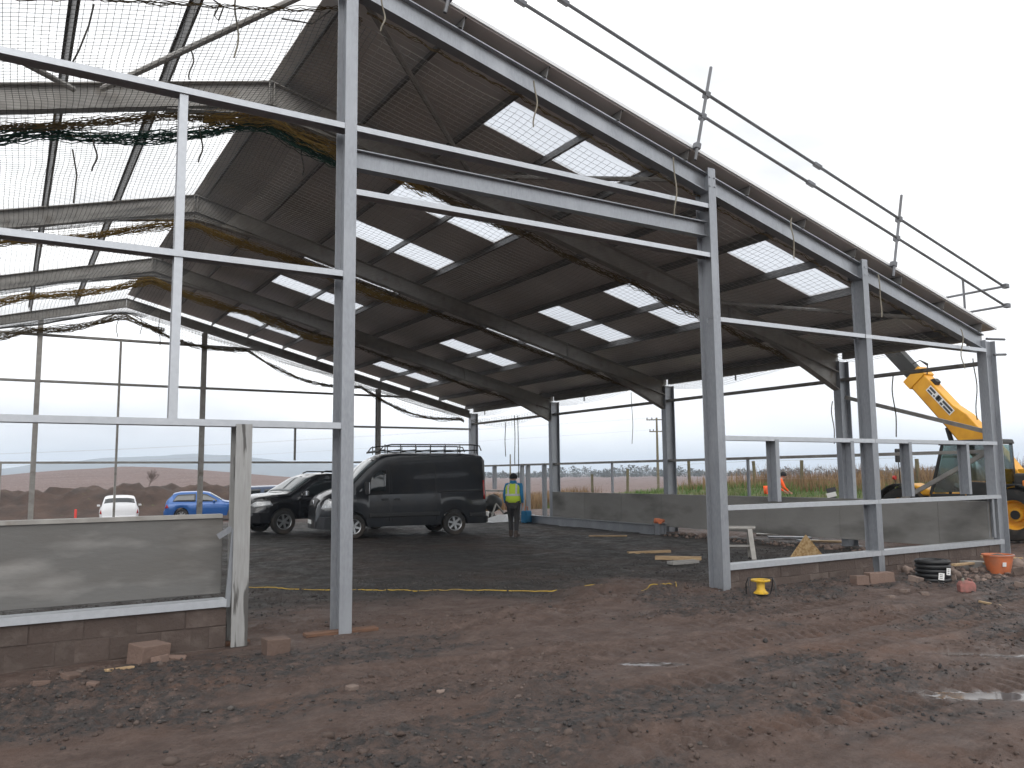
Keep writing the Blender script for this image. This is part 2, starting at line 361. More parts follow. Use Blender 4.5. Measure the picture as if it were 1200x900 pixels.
# ground material: mud, dark stone, inside hardcore, ploughed field, grass, driven by what lies where
gm = bpy.data.materials.new('ground_mud'); gm.use_nodes = True; t = gm.node_tree; n = t.nodes; lk = t.links.new; B = n['Principled BSDF']
def attr(nm):
    a = n.new('ShaderNodeAttribute'); a.attribute_name = nm; return a.outputs['Fac']
def nnode(sc, det=6, ro=.6, st=(1, 1, 1)):
    g = n.new('ShaderNodeNewGeometry'); mm = n.new('ShaderNodeMapping'); mm.inputs['Scale'].default_value = st
    z = n.new('ShaderNodeTexNoise'); z.inputs['Scale'].default_value = sc; z.inputs['Detail'].default_value = det; z.inputs['Roughness'].default_value = ro
    lk(g.outputs['Position'], mm.inputs[0]); lk(mm.outputs[0], z.inputs['Vector']); return z.outputs['Fac']
def mrange(s, a, b, c=0, d=1):
    q = n.new('ShaderNodeMapRange'); q.inputs[1].default_value = a; q.inputs[2].default_value = b; q.inputs[3].default_value = c; q.inputs[4].default_value = d; lk(s, q.inputs[0]); return q.outputs[0]
def mixc(f, a, b):
    q = n.new('ShaderNodeMix'); q.data_type = 'RGBA'
    lk(f, q.inputs[0]) if not isinstance(f, float) else setattr(q.inputs[0], 'default_value', f)
    for k, c in ((6, a), (7, b)):
        if isinstance(c, tuple): q.inputs[k].default_value = (*c, 1)
        else: lk(c, q.inputs[k])
    return q.outputs[2]
def mul(a, b):
    q = n.new('ShaderNodeMath'); q.operation = 'MULTIPLY'; lk(a, q.inputs[0])
    lk(b, q.inputs[1]) if not isinstance(b, float) else setattr(q.inputs[1], 'default_value', b)
    return q.outputs[0]
fine = mrange(nnode(26, 8, .7), .35, .68)
med = mrange(nnode(3.1, 7, .65, (1, 1.8, 1)), .36, .64)
mud = mixc(med, (.100, .064, .051), (.172, .121, .101))
mud = mixc(mul(fine, .6), mud, (.052, .037, .032))
mud = mixc(mul(attr('red'), mrange(nnode(1.7, 5), .4, .7, 0, .8)), mud, (.155, .088, .062))
gritc = mixc(fine, (.024, .022, .022), (.080, .071, .068))
mud = mixc(mul(attr('grit'), mrange(nnode(8, 6, .7), .40, .58)), mud, gritc)
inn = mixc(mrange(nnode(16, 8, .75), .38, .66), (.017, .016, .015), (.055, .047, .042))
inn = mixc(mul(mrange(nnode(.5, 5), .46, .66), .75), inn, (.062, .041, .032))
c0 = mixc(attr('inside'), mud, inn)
field = mixc(mrange(nnode(.06, 6, .6, (1, 5, 1)), .35, .65), (.105, .060, .050), (.150, .092, .078))
c0 = mixc(attr('field'), c0, field)
turf = mixc(mrange(nnode(1.1, 5), .4, .65), (.075, .125, .03), (.16, .14, .065))
c0 = mixc(attr('turf'), c0, turf)
c0 = mixc(mul(attr('wet'), .7), c0, (.05, .04, .036))
lk(c0, B.inputs['Base Color'])
rg = mrange(nnode(2.4, 6, .65), .35, .7, .48, .92)
q = n.new('ShaderNodeMix'); q.data_type = 'FLOAT'; lk(attr('wet'), q.inputs[0]); lk(rg, q.inputs[2]); q.inputs[3].default_value = .06
lk(q.outputs[0], B.inputs['Roughness']); B.inputs['Specular IOR Level'].default_value = .35
bp = n.new('ShaderNodeBump'); bp.inputs['Distance'].default_value = .025
bp0 = n.new('ShaderNodeBump'); bp0.inputs['Distance'].default_value = .06; lk(nnode(11, 6, .7, (1, 1.5, 1)), bp0.inputs['Height']); lk(bp0.outputs[0], bp.inputs['Normal'])
s1 = n.new('ShaderNodeMath'); s1.operation = 'SUBTRACT'; s1.inputs[0].default_value = 1; lk(attr('wet'), s1.inputs[1]); lk(mul(s1.outputs[0], .85), bp.inputs['Strength']); lk(mul(s1.outputs[0], .7), bp0.inputs['Strength'])
lk(nnode(42, 8, .75), bp.inputs['Height']); lk(bp.outputs[0], B.inputs['Normal'])
ground = np_mesh('ground', V, Fq, gm, smooth=True); tag(ground, kind='structure')
dist = np.hypot(XX-CAM.x, YY-CAM.y)
fieldm = np.maximum(smooth01(YY+(fbm(XX*.1, YY*.1, 2)-.5)*8, 46, 52)*1.0, smooth01(XX, 30, 34)*smooth01(YY, -60, -40))
turfm = smooth01(XX+fbm(XX*.5, YY*.5, 3)*1.6, 18.3, 19.6)*(1-smooth01(XX, 28, 32))*(1-smooth01(YY, 40, 46))*smooth01(fbm(XX*.8, YY*.8, 3)+.15, .38, .5)
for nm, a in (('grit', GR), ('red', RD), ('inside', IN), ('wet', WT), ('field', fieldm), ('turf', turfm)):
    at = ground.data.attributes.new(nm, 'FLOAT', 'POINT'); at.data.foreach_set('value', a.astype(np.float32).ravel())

# loose stones and clods lying on the mud (uncountable): one object
def stones(name, pts, sizes, mname, label, cat):
    ico = np.array([(0, 0, 1), (.89, 0, .45), (.28, .85, .45), (-.72, .53, .45), (-.72, -.53, .45), (.28, -.85, .45), (.72, .53, -.45), (-.28, .85, -.45), (-.89, 0, -.45), (-.28, -.85, -.45), (.72, -.53, -.45), (0, 0, -1)])
    fi = np.array([(0, 1, 2), (0, 2, 3), (0, 3, 4), (0, 4, 5), (0, 5, 1), (1, 6, 2), (2, 7, 3), (3, 8, 4), (4, 9, 5), (5, 10, 1), (6, 7, 2), (7, 8, 3), (8, 9, 4), (9, 10, 5), (10, 6, 1), (11, 7, 6), (11, 8, 7), (11, 9, 8), (11, 10, 9), (11, 6, 10)])
    N = len(pts); jit = rng.uniform(.62, 1.25, (N, 12, 1)); sc = sizes[:, None]*rng.uniform(.55, 1.3, (N, 3)); sc[:, 2] *= .7
    ang = rng.uniform(0, 6.28, N); ca, sa = np.cos(ang), np.sin(ang)
    P = ico[None]*jit*sc[:, None, :]; x = P[..., 0]*ca[:, None]-P[..., 1]*sa[:, None]; y = P[..., 0]*sa[:, None]+P[..., 1]*ca[:, None]
    V = np.stack([x, y, P[..., 2]], -1)+pts[:, None, :]
    ob = np_mesh(name, V.reshape(-1, 3), (fi[None]+(np.arange(N)*12)[:, None, None]).reshape(-1, 3), mname, nper=3)
    return tag(ob, label, cat, kind='stuff')
def zgrid(x, y):
    g, r_, i_ = mud_masks(x, y); return ground_base(x, y)+micro(x, y, g, i_, wetmask(x, y))-.012
M['grit'] = mat('dark_grit', (.032, .029, .029), .85, 0, (.09, .078, .07), 1.4, (.4, .7), coord='World')
M['clod'] = mat('mud_clod', (.065, .045, .037), .95, 0, (.125, .095, .082), 1.2, (.4, .7), coord='World')
def scatter(nn, xr, yr, thr, kind):
    x = rng.uniform(*xr, nn); y = rng.uniform(*yr, nn); g, r_, i_ = mud_masks(x, y)
    big = smooth01(fbm(x*.7+90, y*1.6+14, 3), .48, .68)
    k = rng.random(nn) < ((np.maximum(g, i_*.9)*.9+.05) if kind == 'grit' else (big*(1-i_)+.06))
    k &= wetmask(x, y) < .3
    return x[k], y[k]
gx, gy = scatter(34000, (-6.5, 12), (-6.5, 4), 0, 'grit'); gs = rng.gamma(2.0, .0036, len(gx))+.003
stones('loose_grit', np.stack([gx, gy, zgrid(gx, gy)+gs*.25], -1), gs, 'grit', 'small dark stones scattered through the mud', 'gravel')
gx, gy = scatter(14000, (-6.5, 12), (-7, .4), 0, 'clod'); gs = rng.gamma(1.5, .0058, len(gx))+.004
stones('mud_clods', np.stack([gx, gy, zgrid(gx, gy)+gs*.2], -1), gs, 'clod', 'brown crumbs of churned mud on the yard', 'mud')

# ------------------------------------------------------------------ the steel building
shed = empty('steel_building', (0, 0, 0), 0, 'half-roofed galvanised steel portal frame shed with open sides', 'building')
def column_portal(x, y, ztop, mname, base=True):
    b = MB().ibeam((x, y, .02), (x, y, ztop), (1, 0, 0), .35, .19, .016, .011)
    c = b.build('column', mname, shed)
    pl = MB().box(x-.26, x+.26, y-.16, y+.16, -.01, .018)
    for sx in (-1, 1):
        for sy in (-1, 1): pl.lathe([(.014, .018), (.014, .05)], (x+sx*.14, y+sy*.12, 0), n=6)
    pl.build('base_plate', mname, c)
    return c
def rafter(y, s, mname, depth=.38, width=.19, haunch=True):
    b = MB(); tf = .016; x0, x1 = .004, W-.178
    def sb(xa, xb, za, zb, y0, y1, za2=None, zb2=None): # sheared box, z given as drop below the top line
        za2 = za if za2 is None else za2; zb2 = zb if zb2 is None else zb2
        b.hexa([(s*xa, y0, zt(xa)-za), (s*xb, y0, zt(xb)-za2), (s*xb, y1, zt(xb)-za2), (s*xa, y1, zt(xa)-za), (s*xa, y0, zt(xa)-zb), (s*xb, y0, zt(xb)-zb2), (s*xb, y1, zt(xb)-zb2), (s*xa, y1, zt(xa)-zb)])
    sb(x0, x1, tf, 0, y-width/2, y+width/2); sb(x0, x1, depth-tf, tf, y-.006, y+.006); sb(x0, x1, depth, depth-tf, y-width/2, y+width/2)
    if haunch:
        xa = W-2.3
        sb(xa, x1, depth+.01, depth+.001, y-.006, y+.006, depth+.40, depth+.001)
        sb(xa, x1, depth+.025, depth+.011, y-width/2, y+width/2, depth+.415, depth+.401)
        sb(.004, 1.5, depth+.16, depth+.001, y-.006, y+.006, depth+.012, depth+.001)       # apex haunch
        sb(.004, 1.5, depth+.175, depth+.161, y-width/2, y+width/2, depth+.027, depth+.013)
        for k in (1, 2): sb(.03+.9*(k-1)*(W-2.6), .045+.9*(k-1)*(W-2.6), depth-tf-.001, tf+.001, y-width/2+.004, y+width/2-.004)
    return b.build('rafter', mname, shed)
PUR = [.22, 1.5, 2.8, 4.07, 5.37, 6.67, 7.98, 9.28, 10.58, 11.88, 13.12]
for k, y in enumerate(FR):
    for s in (1, -1):
        inner = 0 < k < 4
        mn = 'galv' if k == 0 else ('steel_dull' if k else 'galv')
        column_portal(s*W, y, zt(W)+(-.06), 'galv')
        rf = rafter(y, s, 'galv' if k == 0 else 'steel_dull', .38 if inner else .30, .19 if inner else .165, inner)
        if k in (0, 4):
            for x in PUR[1:]:
                c = MB(); yc = y+(-.03 if k == 0 else .03)
                c.obox((s*x+s*.045, yc, zt(x+.045)+.085), SD*.004 if s > 0 else Vector((-SD.x, 0, SD.z))*.004, (0, .05, 0), (SN if s > 0 else Vector((-SN.x, 0, SN.z)))*.08)
                c.build('cleat', 'galv', rf)
# gable posts, web along the depth
def gable_post(x, y, z0, z1, mname='galv', depth=.30, width=.165):
    c = MB().ibeam((x, y, z0), (x, y, z1), (0, 1, 0), depth, width, .014, .009).build('gable_post', mname, shed)
    if z0 < .1: MB().box(x-.13, x+.13, y-.2, y+.2, -.012, z0-.002).build('base_plate', mname, c)
    return c
gable_post(.015, .0, .02, zt(.05)-.31, width=.145)
for x in (5.83, 9.52): gable_post(x, -.01, .02, zt(x)+.06, depth=.29 if x < 6 else .25, width=.15); gable_post(-x, -.01, .02, zt(x)-.31)
for x in (-9.2, -2.5, 2.58, 9.19): gable_post(x, FR[4], .02, zt(x)-.31, 'steel_dull', .22, .15)
for x in (5.83, 9.52):                                       # plates that bolt the rafter to the posts
    p = MB().box(x-.10, x+.10, .145, .155, zt(x)-.3, zt(x)-.02)
    for i in (-1, 1):
        for j in (-1, 1): p.lathe([(.013, -.172), (.013, -.158)], (x+i*.05, 0, zt(x)-.16+j*.07), 'y', 6)
    p.build('splice_plate', 'galv', shed)
# rails of the front gable: flat channels with their flange to the front
def rail(p0, p1, u=(0, 1, 0), depth=.18, fl=.068, mname='galv_bright', name='sheeting_rail', t=.005, parent=None):
    return MB().csec(p0, p1, u, depth, fl, t).build(name, mname, parent or shed)
YR = -.05
for x0, x1 in ((-5.83, .015),):
    for z in (2.33, 4.07, 5.83): rail((x1-.008, YR, z), (x0+.008, YR, z))
for z in (5.06, 5.83): rail((5.83-.008, YR, z), (.015+.008, YR, z))
MB().ibeam((.06, 0.0, 5.46), (5.79, 0.0, 5.46), (0, 0, 1), .23, .14, .012, .008).build('door_beam', 'galv', shed)
for x0, x1 in ((5.83, 9.52), (9.52, W-.09)):
    for z in (1.24, 2.28): rail((x1-.008, YR, z), (x0+.008, YR, z))
    rail((x1-.008, YR, .385), (x0+.008, YR, .385), fl=.085)
rail((9.41, YR, 4.10), (5.81, YR, 4.08)); rail((W-.25, YR, 4.12), (9.43, YR, 4.10))
rail((-1.25, YR, .50), (-5.79, YR, .50), fl=.075)
for x in (7.08, 8.93, 10.55, 12.36):                          # window posts between the two rails
    MB().csec((x, YR+.0, 1.276), (x, YR+.0, 2.24), (0, 1, 0), .19, .085).build('window_post', 'galv', shed)
MB().csec((-1.78, YR-.02, 2.27), (-1.78, YR-.02, 5.76), (0, 1, 0), .10, .085, .006).build('hanging_post', 'galv_bright', shed)
MB().csec((W-.3, -.05, .43), (W-.3, -.05, 1.20), (0, 1, 0), .1, .07).build('end_post', 'galv', shed)
MB().ibeam((-1.12, -.04, .02), (-1.12, -.04, 2.29), (0, 1, 0), .24, .165, .012, .009).build('door_jamb', 'galv_muddy', shed)
br = MB().bar((-1.345, -.10, 1.13), (-1.21, -.12, 1.215), (0, 1, 0), .005, .06); br.bar((-1.24, -.12, .42), (-1.19, -.12, 1.20), (0, 1, 0), .03, .05); br.build('bracket', 'galv', shed)
# far gable
for z in (2.30, 3.68, 4.92, 6.43):
    xe = min(W-.2, (HR-z)/SL-.6)
    rail((xe, FR[4]+.03, z), (-xe, FR[4]+.03, z), mname='steel_dull')
MB().box(-.16, -.09, FR[4]-.1, FR[4]-.03, .02, 6.38).build('door_post', 'steel_dull', shed)
MB().box(5.84, 5.91, FR[4]-.1, FR[4]-.03, 2.34, 3.63).build('door_post', 'steel_dull', shed)
MB().box(-3.42, -3.35, FR[4]-.1, FR[4]-.03, .0, 2.25).build('door_post', 'steel_dull', shed)
# right-hand and left-hand side walls
for a, b in zip(FR[:-1], FR[1:]):
    ya, yb = a+.012, b-.012
    for s in (1, -1):
        rail((s*(W+.03), ya, 3.90), (s*(W+.03), yb, 3.90), (1, 0, 0), mname='steel_dull')
        rail((s*(W+.03), ya, 2.13), (s*(W+.03), yb, 2.13), (1, 0, 0), mname='steel_dull')
        MB().box(s*W-.06, s*W+.06, a+.1, b-.1, zt(W)-.02, zt(W)+.16).build('eaves_beam', 'steel_dull', shed)
for y, z0 in ((19.56, 1.17), (17.5, .0), (17.08, .0), (15.98, .0)):
    MB().csec((W-.03, y, z0), (W-.03, y, 2.09), (1, 0, 0), .15, .1).build('door_post', 'galv', shed)
MB().box(W-.03, W+.03, 12.09, 12.15, .9, 2.09).build('window_post', 'galv', shed)
MB().box(W-.03, W+.03, 6.35, 6.41, .9, 2.09).build('window_post', 'galv', shed)
rail((W-.03, 17.6, 1.13), (W-.03, 21.3, 1.13), (1, 0, 0), .12, mname='steel_dull')
for p0, p1 in (((W-.05, 3.28, 3.45), (W-.05, .12, 2.50)), ((W-.08, 3.28, .45), (W-.08, .12, 2.06))):
    MB().bar(p0, p1, (1, 0, 0), .05, .085).build('wall_brace', 'steel_dull', shed)
# purlins of both slopes, roof bracing
for s in (1, -1):
    sdv = Vector((SD.x*s, 0, SD.z)); snv = Vector((SN.x*s, 0, SN.z))
    for x in (PUR if s > 0 else PUR[1:]):
        b = MB(); c = Vector((s*x, 0, zt(x)))+snv*.0885
        for (du, dv, su, sv) in ((0, 0, .006, .163), (.016, .085, .038, .005), (-.016, -.085, .038, .005)):
            cc = c+sdv*du+snv*dv
            b.obox(cc+Vector((0, FR[4]/2, 0)), sdv*su/2, (0, FR[4]/2+.12, 0), snv*sv/2)
        b.build('purlin', 'purlin', shed)
def brace(x0, y0, x1, y1, s, d=.13, r=.042):
    MB().tube([(s*x0, y0, zt(x0)-d), (s*x1, y1, zt(x1)-d)], r, 8).build('roof_brace', 'steel_dull', shed, smooth=True)
brace(.25, .16, 3.6, 3.25, 1); brace(5.6, .16, 3.2, 3.25, 1); brace(5.9, .16, 9.2, 3.25, 1); brace(11.9, .16, 9.4, 3.25, 1)
brace(.2, .16, 2.35, 3.25, -1); brace(4.9, .16, 2.7, 3.25, -1); brace(5.2, .16, 8.2, 3.25, -1); brace(11.9, .16, 8.6, 3.25, -1)
# roof panels, one object each, with rooflights
RLY = [.98, 4.82, 7.55, 10.25, 13.25, 16.15, 18.85]
def slab(x0, x1, y0, y1, n0, n1, name, mname):
    a = Vector((x0, 0, zt(0)-SL*x0)); b = Vector((x1, 0, zt(0)-SL*x1)); P = []
    for nn in (n0, n1):
        P += [a+SN*nn+Vector((0, y0, 0)), b+SN*nn+Vector((0, y0, 0)), b+SN*nn+Vector((0, y1, 0)), a+SN*nn+Vector((0, y1, 0))]
    return MB().hexa(P).build(name, mname, shed)
cols = []; y = -.13
for ry in RLY:
    nseg = max(1, round((ry-y)/1.0)); st = (ry-y)/nseg
    cols += [(y+i*st, y+(i+1)*st, False) for i in range(nseg)]; cols.append((ry, ry+.93, True)); y = ry+.93
nseg = max(1, round((FR[4]+.2-y)/1.0)); st = (FR[4]+.2-y)/nseg
cols += [(y+i*st, y+(i+1)*st, False) for i in range(nseg)]
for (a, b, rl) in cols:
    if not rl: slab(.0, W+.07, a+.0025, b-.0025, .178, .218, 'roof_panel', 'roofpanel')
    else:
        for (p, q_, g) in ((0, 2.84, 0), (2.845, 5.34, 1), (5.345, 8.01, 0), (8.015, 10.56, 1), (10.565, W+.07, 0)):
            if g: slab(p, q_, a+.0025, b-.0025, .181, .185, 'rooflight', 'rooflight')
            else: slab(p, q_, a+.0025, b-.0025, .178, .218, 'roof_panel', 'roofpanel')
slab(-.02, W+.10, -.165, -.132, .19, .235, 'verge_flashing', 'flash')
slab(-.02, W+.10, FR[4]+.202, FR[4]+.24, .19, .235, 'verge_flashing', 'flash')
gt = MB()
for i in range(8):
    t0, t1 = math.pi+i*math.pi/8, math.pi+(i+1)*math.pi/8
    c = (W+.42, zt(W)+.09); r_ = .075
    pts = [(c[0]+r_*math.cos(t0), c[1]+r_*math.sin(t0)), (c[0]+r_*math.cos(t1), c[1]+r_*math.sin(t1)), (c[0]+(r_-.004)*math.cos(t1), c[1]+(r_-.004)*math.sin(t1)), (c[0]+(r_-.004)*math.cos(t0), c[1]+(r_-.004)*math.sin(t0))]
    gt.prism(pts, -.2, FR[4]+.2)

# ------------------------------------------------------------------ scaffold guard rail along the verge and eaves
gr = empty('guard_rail', (6, -.25, zt(6)), 0, 'scaffold tube guard rail clamped along the sloping roof edge', 'guard rail')
def gtube(p0, p1, name='rail', r=.0245):
    o = MB().tube([Vector(p0)-gr.location, Vector(p1)-gr.location], r, 8).build(name, 'galv_tube', gr, smooth=True); return o
def above(x, h, y=-.27): return Vector((x, y, zt(x)+.2+h))
gtube(above(.2, .93), above(13.85, .93)); gtube(above(.2, .53), above(13.85, .53))
for x in (1.18, 5.38, 10.12):
    b = above(x, -.25); tip = b+SN*1.62
    gtube(b, tip, 'post')
    for h in (.53, .93, .0):
        c = above(x+.26*(h+.25)/1.0, h)
        MB().obox(c-gr.location+Vector((0, .02, 0)), SD*.045, (0, .05, 0), SN*.05).build('clamp', 'galv_tube', gr, bevel=.01)
for x in (3.0, 8.2, 2.3, 8.0):
    h = .93 if x in (3.0, 8.2) else .53
    MB().obox(above(x, h)-gr.location, SD*.09, (0, .034, 0), SN*.034).build('coupler', 'galv_tube', gr, bevel=.01)
for h in (.93, .53):
    p = above(13.80, h, -.30); gtube(p, p+Vector((0, 21.8, 0)))
    MB().obox(p-gr.location, (.06, 0, 0), (0, .05, 0), (0, 0, .045)).build('clamp', 'galv_tube', gr, bevel=.01)
for y in (.55, 7, 14, 21):
    gtube((13.80, y, 4.25), (13.80, y, 5.75), 'post')
gtube((W+.05, .0, 4.36), (W+.72, .0, 4.40), 'tube_stub'); gtube((W+.05, -.12, 4.02), (W+.45, -.14, 4.05), 'tube_stub')

# ------------------------------------------------------------------ walls: blockwork and concrete panels
def blockwork(name, x0, x1, y, ztop, label, courses=2):
    e = empty(name, ((x0+x1)/2, y, 0), 0, label, 'wall')
    bh = .215; first = None; k = 0
    for c in range(courses):
        z0 = ztop-(courses-c)*bh+.0; off = .225*(c % 2)
        x = x0-off; 
        while x < x1-.02:
            a, b = max(x, x0), min(x+.44, x1)
            if b-a > .06:
                h = MB().box(-(b-a)/2, (b-a)/2, -.07, .07, 0, bh-.009).build('block', 'block', e, bevel=.005)
                h.location = ((a+b)/2-(x0+x1)/2, random.uniform(-.006, .006), z0)
                h.rotation_euler = (0, random.uniform(-.004, .004), random.uniform(-.012, .012))
            x += .45
    MB().box(x0-(x0+x1)/2+.003, x1-(x0+x1)/2-.003, -.064, .064, ztop-courses*bh-.1, ztop-.014).build('mortar', 'block', e)
    return e
blockwork('block_wall', 5.92, 9.33, -.03, .338, 'low muddy block wall between the door post and the second post', 2)
blockwork('block_wall', 9.52, 13.24, -.03, .338, 'low muddy block wall behind the coil of black pipe', 2)
blockwork('block_wall', -5.68, -1.24, -.03, .455, 'low muddy block wall under the grey panel at the left', 3)
def panel_wall(name, segs, label, mname):
    e = empty(name, segs[0][0], 0, label, 'wall'); o = Vector(segs[0][0])
    for (p0, p1, z0, z1, th) in segs_to(segs):
        MB().bar(p0-o+Vector((0, 0, (z0+z1)/2)), p1-o+Vector((0, 0, (z0+z1)/2)), (0, 0, 1), z1-z0, th).build('panel', mname, e, bevel=.008)
    return e
def segs_to(s): return [(Vector(a), Vector(b), z0, z1, th) for a, b, z0, z1, th in s]
panel_wall('concrete_wall', [((-1.26, .12, 0), (-5.7, .12, 0), .535, 1.33, .1)], 'smeared grey concrete panel with pale trowel marks', 'concrete_pale')
MB().csec((-1.27, .12, 1.352), (-5.7, .12, 1.352), (0, 1, 0), .14, .04).build('panel_capping', 'steel_dull', shed)
xw = W-.30
ysp = [-.02, 1.02, 3.38, 5.55, 7.4, 9.4, 11.25, 13.2, 15.05]
panel_wall('concrete_wall', [((xw, a+.003, 0), (xw, b-.003, 0), .2, 1.12, .12) for a, b in zip(ysp[:-1], ysp[1:])], 'long grey concrete panel wall along the right side of the shed', 'concrete')

# ------------------------------------------------------------------ safety nets, one for each bay, with bunched edges and ropes
def strings(polyA, off):
    pass
def net_mesh(X0, X1, Y0, Y1, zf, e, step=.105, r=.0029, mname='net'):
    xs_ = np.arange(X0, X1+1e-6, step); ys_ = np.arange(Y0, Y1+1e-6, step)
    Vs = []; Fs = []; n0 = 0
    def add(P, o1, o2, o3): # P: (n strings, m points, 3)
        nonlocal n0
        n, m_, _ = P.shape
        Q = np.stack([P+o1, P+o2, P+o3], 2).reshape(-1, 3)
        i = (np.arange(n)[:, None, None]*m_+np.arange(m_-1)[None, :, None])*3+np.arange(3)[None, None, :]
        j = (np.arange(n)[:, None, None]*m_+np.arange(m_-1)[None, :, None])*3+(np.arange(3)[None, None, :]+1) % 3
        Fs.append(np.stack([i, j, j+3, i+3], -1).reshape(-1, 4)+n0); Vs.append(Q); n0 += len(Q)
    xx = np.linspace(X0, X1, int((X1-X0)/.21)+1); A, B_ = np.meshgrid(ys_, xx, indexing='ij')
    def warp(x, y):
        x2 = x+.10*(fbm(x*.7+3, y*.7+1, 2)-.5); y2 = y+.12*(fbm(x*.6+13, y*.6+21, 2)-.5); return np.stack([x2, y2, zf(x, y)], -1)
    add(warp(B_, A), np.array([0, r, 0]), np.array([0, -r*.5, r*.87]), np.array([0, -r*.5, -r*.87]))
    yy = np.linspace(Y0, Y1, int((Y1-Y0)/.21)+1); A, B_ = np.meshgrid(xs_, yy, indexing='ij')
    add(warp(A, B_), np.array([r, 0, 0]), np.array([-r*.5, 0, r*.87]), np.array([-r*.5, 0, -r*.87]))
    Vn = np.concatenate(Vs)-np.array(e.location)
    ob = np_mesh('netting', Vn, np.concatenate(Fs), mname); ob.parent = e
    return e
def net_z(Y0, Y1, sag, seed):
    def f(x, y):
        t_ = np.clip((y-Y0)/(Y1-Y0), 0, 1); xx_ = np.abs(x)
        s_ = np.sin(np.pi*t_)*sag*(.75+.5*fbm(x*.25+seed, y*.25, 2))
        scal = .05*np.abs(np.sin(x*1.22+seed))*(1-np.sin(np.pi*t_))
        return HR-SL*np.sqrt(xx_**2+.12)-.43-s_-scal-.05*(fbm(x*1.1+seed, y*1.1, 2)-.5)
    return f
nets = []
labels = ['dark square-mesh safety net slung under the front bay of the roof', 'square-mesh safety net under the second bay from the front',
          'square-mesh safety net under the third bay from the front', 'square-mesh safety net under the farthest bay by the open gable']
for k in range(4):
    Y0, Y1 = FR[k]+(.2 if k == 0 else .02), FR[k+1]-.02
    e = empty('safety_net', (0, (Y0+Y1)/2, HR-.6), 0, labels[k], 'net', 'safety nets slung under the rafters')
    zf = net_z(Y0, Y1, .18+.12*(k > 0), k*7.7)
    net_mesh(-8.5, .5, Y0, Y1, zf, e, .072 if k < 2 else .09, .0034); net_mesh(.5, 12.3, Y0, Y1, zf, e, .108, .0027, 'net_pale')
    nets.append(e)
def bundle(net, y, xa, xb, drop, spread, mname, nst=22, r=.006, amp=.05, lab=None, seed=0):
    b = MB(); o = net.location; rs = random.Random(seed)
    base = [(rs.uniform(0, 6.3), rs.uniform(.6, 2.2), rs.uniform(0, 6.3), rs.uniform(2, 6)) for _ in range(nst)]
    npt = int((xb-xa)/.11)
    for (a1, f1, a2, f2) in base:
        oy = rs.gauss(0, spread*.6); oz = rs.gauss(0, spread*.7); pts = []
        for i in range(npt+1):
            x = xa+(xb-xa)*i/npt
            dr = drop(x); thick = .45+.55*abs(math.sin(x*1.9+seed))
            pts.append((x-o.x, y+oy*thick+amp*math.sin(a1+f1*x*2)+.02*math.sin(a2+f2*x*3)-o.y, zt(x)-dr+oz*thick+amp*.7*math.sin(a2+f2*x)+.018*math.sin(a1+x*21+f1*9)-o.z))
        b.tube(pts, r, 3, False)
    ob = b.build('bunched_net', mname, net, fix=False)
    if lab: ob['label'] = lab
    return ob
bundle(nets[0], 3.33, -7, 1.4, lambda x: .72+.14*abs(math.sin(x*1.15+.4)), .075, 'net_green', 30, .007, .04, 'dark green bunched net edge', 1)
bundle(nets[0], 3.28, -7, 4.5, lambda x: .52+.12*abs(math.sin(x*.9+1.4)), .06, 'net_brown', 26, .006, .05, 'brown bunched net edge', 2)
bundle(nets[0], 3.30, -1.0, 2.6, lambda x: .66+.05*math.sin(x*2), .10, 'net_yellow', 34, .006, .06, 'yellow bunched net edge', 9)
bundle(nets[1], 9.25, -7, 5.5, lambda x: .62+.10*abs(math.sin(x*1.0+.8)), .07, 'net_yellow', 36, .006, .05, 'yellow bunched net edge', 3)
bundle(nets[1], 3.5, 2.0, 12.4, lambda x: .47+.05*abs(math.sin(x*1.3)), .05, 'net_brown', 18, .006, .03, None, 4)
bundle(nets[2], 15.25, -7, 5.5, lambda x: .66+.10*abs(math.sin(x*1.1+.2)), .08, 'net_yellow', 38, .007, .05, 'yellow bunched net edge', 5)
bundle(nets[2], 9.5, 3.0, 12.4, lambda x: .47+.05*abs(math.sin(x*1.2+1)), .05, 'net_brown', 18, .006, .03, None, 6)
bundle(nets[3], 15.5, 3.0, 12.4, lambda x: .48+.05*abs(math.sin(x*1.2+2)), .05, 'net_brown', 18, .006, .03, None, 7)
bundle(nets[3], 21.15, -7, 1.2, lambda x: .62+.16*abs(math.sin(x*1.2+.4)), .09, 'net_brown', 34, .008, .05, None, 8)
bundle(nets[3], 21.2, .8, 12.9, lambda x: .50+.42*abs(math.sin(x*.72+.25)), .05, 'net_brown', 22, .008, .04, None, 10)
bundle(nets[0], .30, -7, .3, lambda x: .36+.05*abs(math.sin(x*1.2)), .015, 'net_brown', 5, .006, .02, 'front edge rope of the net', 11)
bundle(nets[0], .115, .3, 12.3, lambda x: .325+.02*abs(math.sin(x*1.2)), .012, 'net_brown', 5, .005, .012, None, 12)
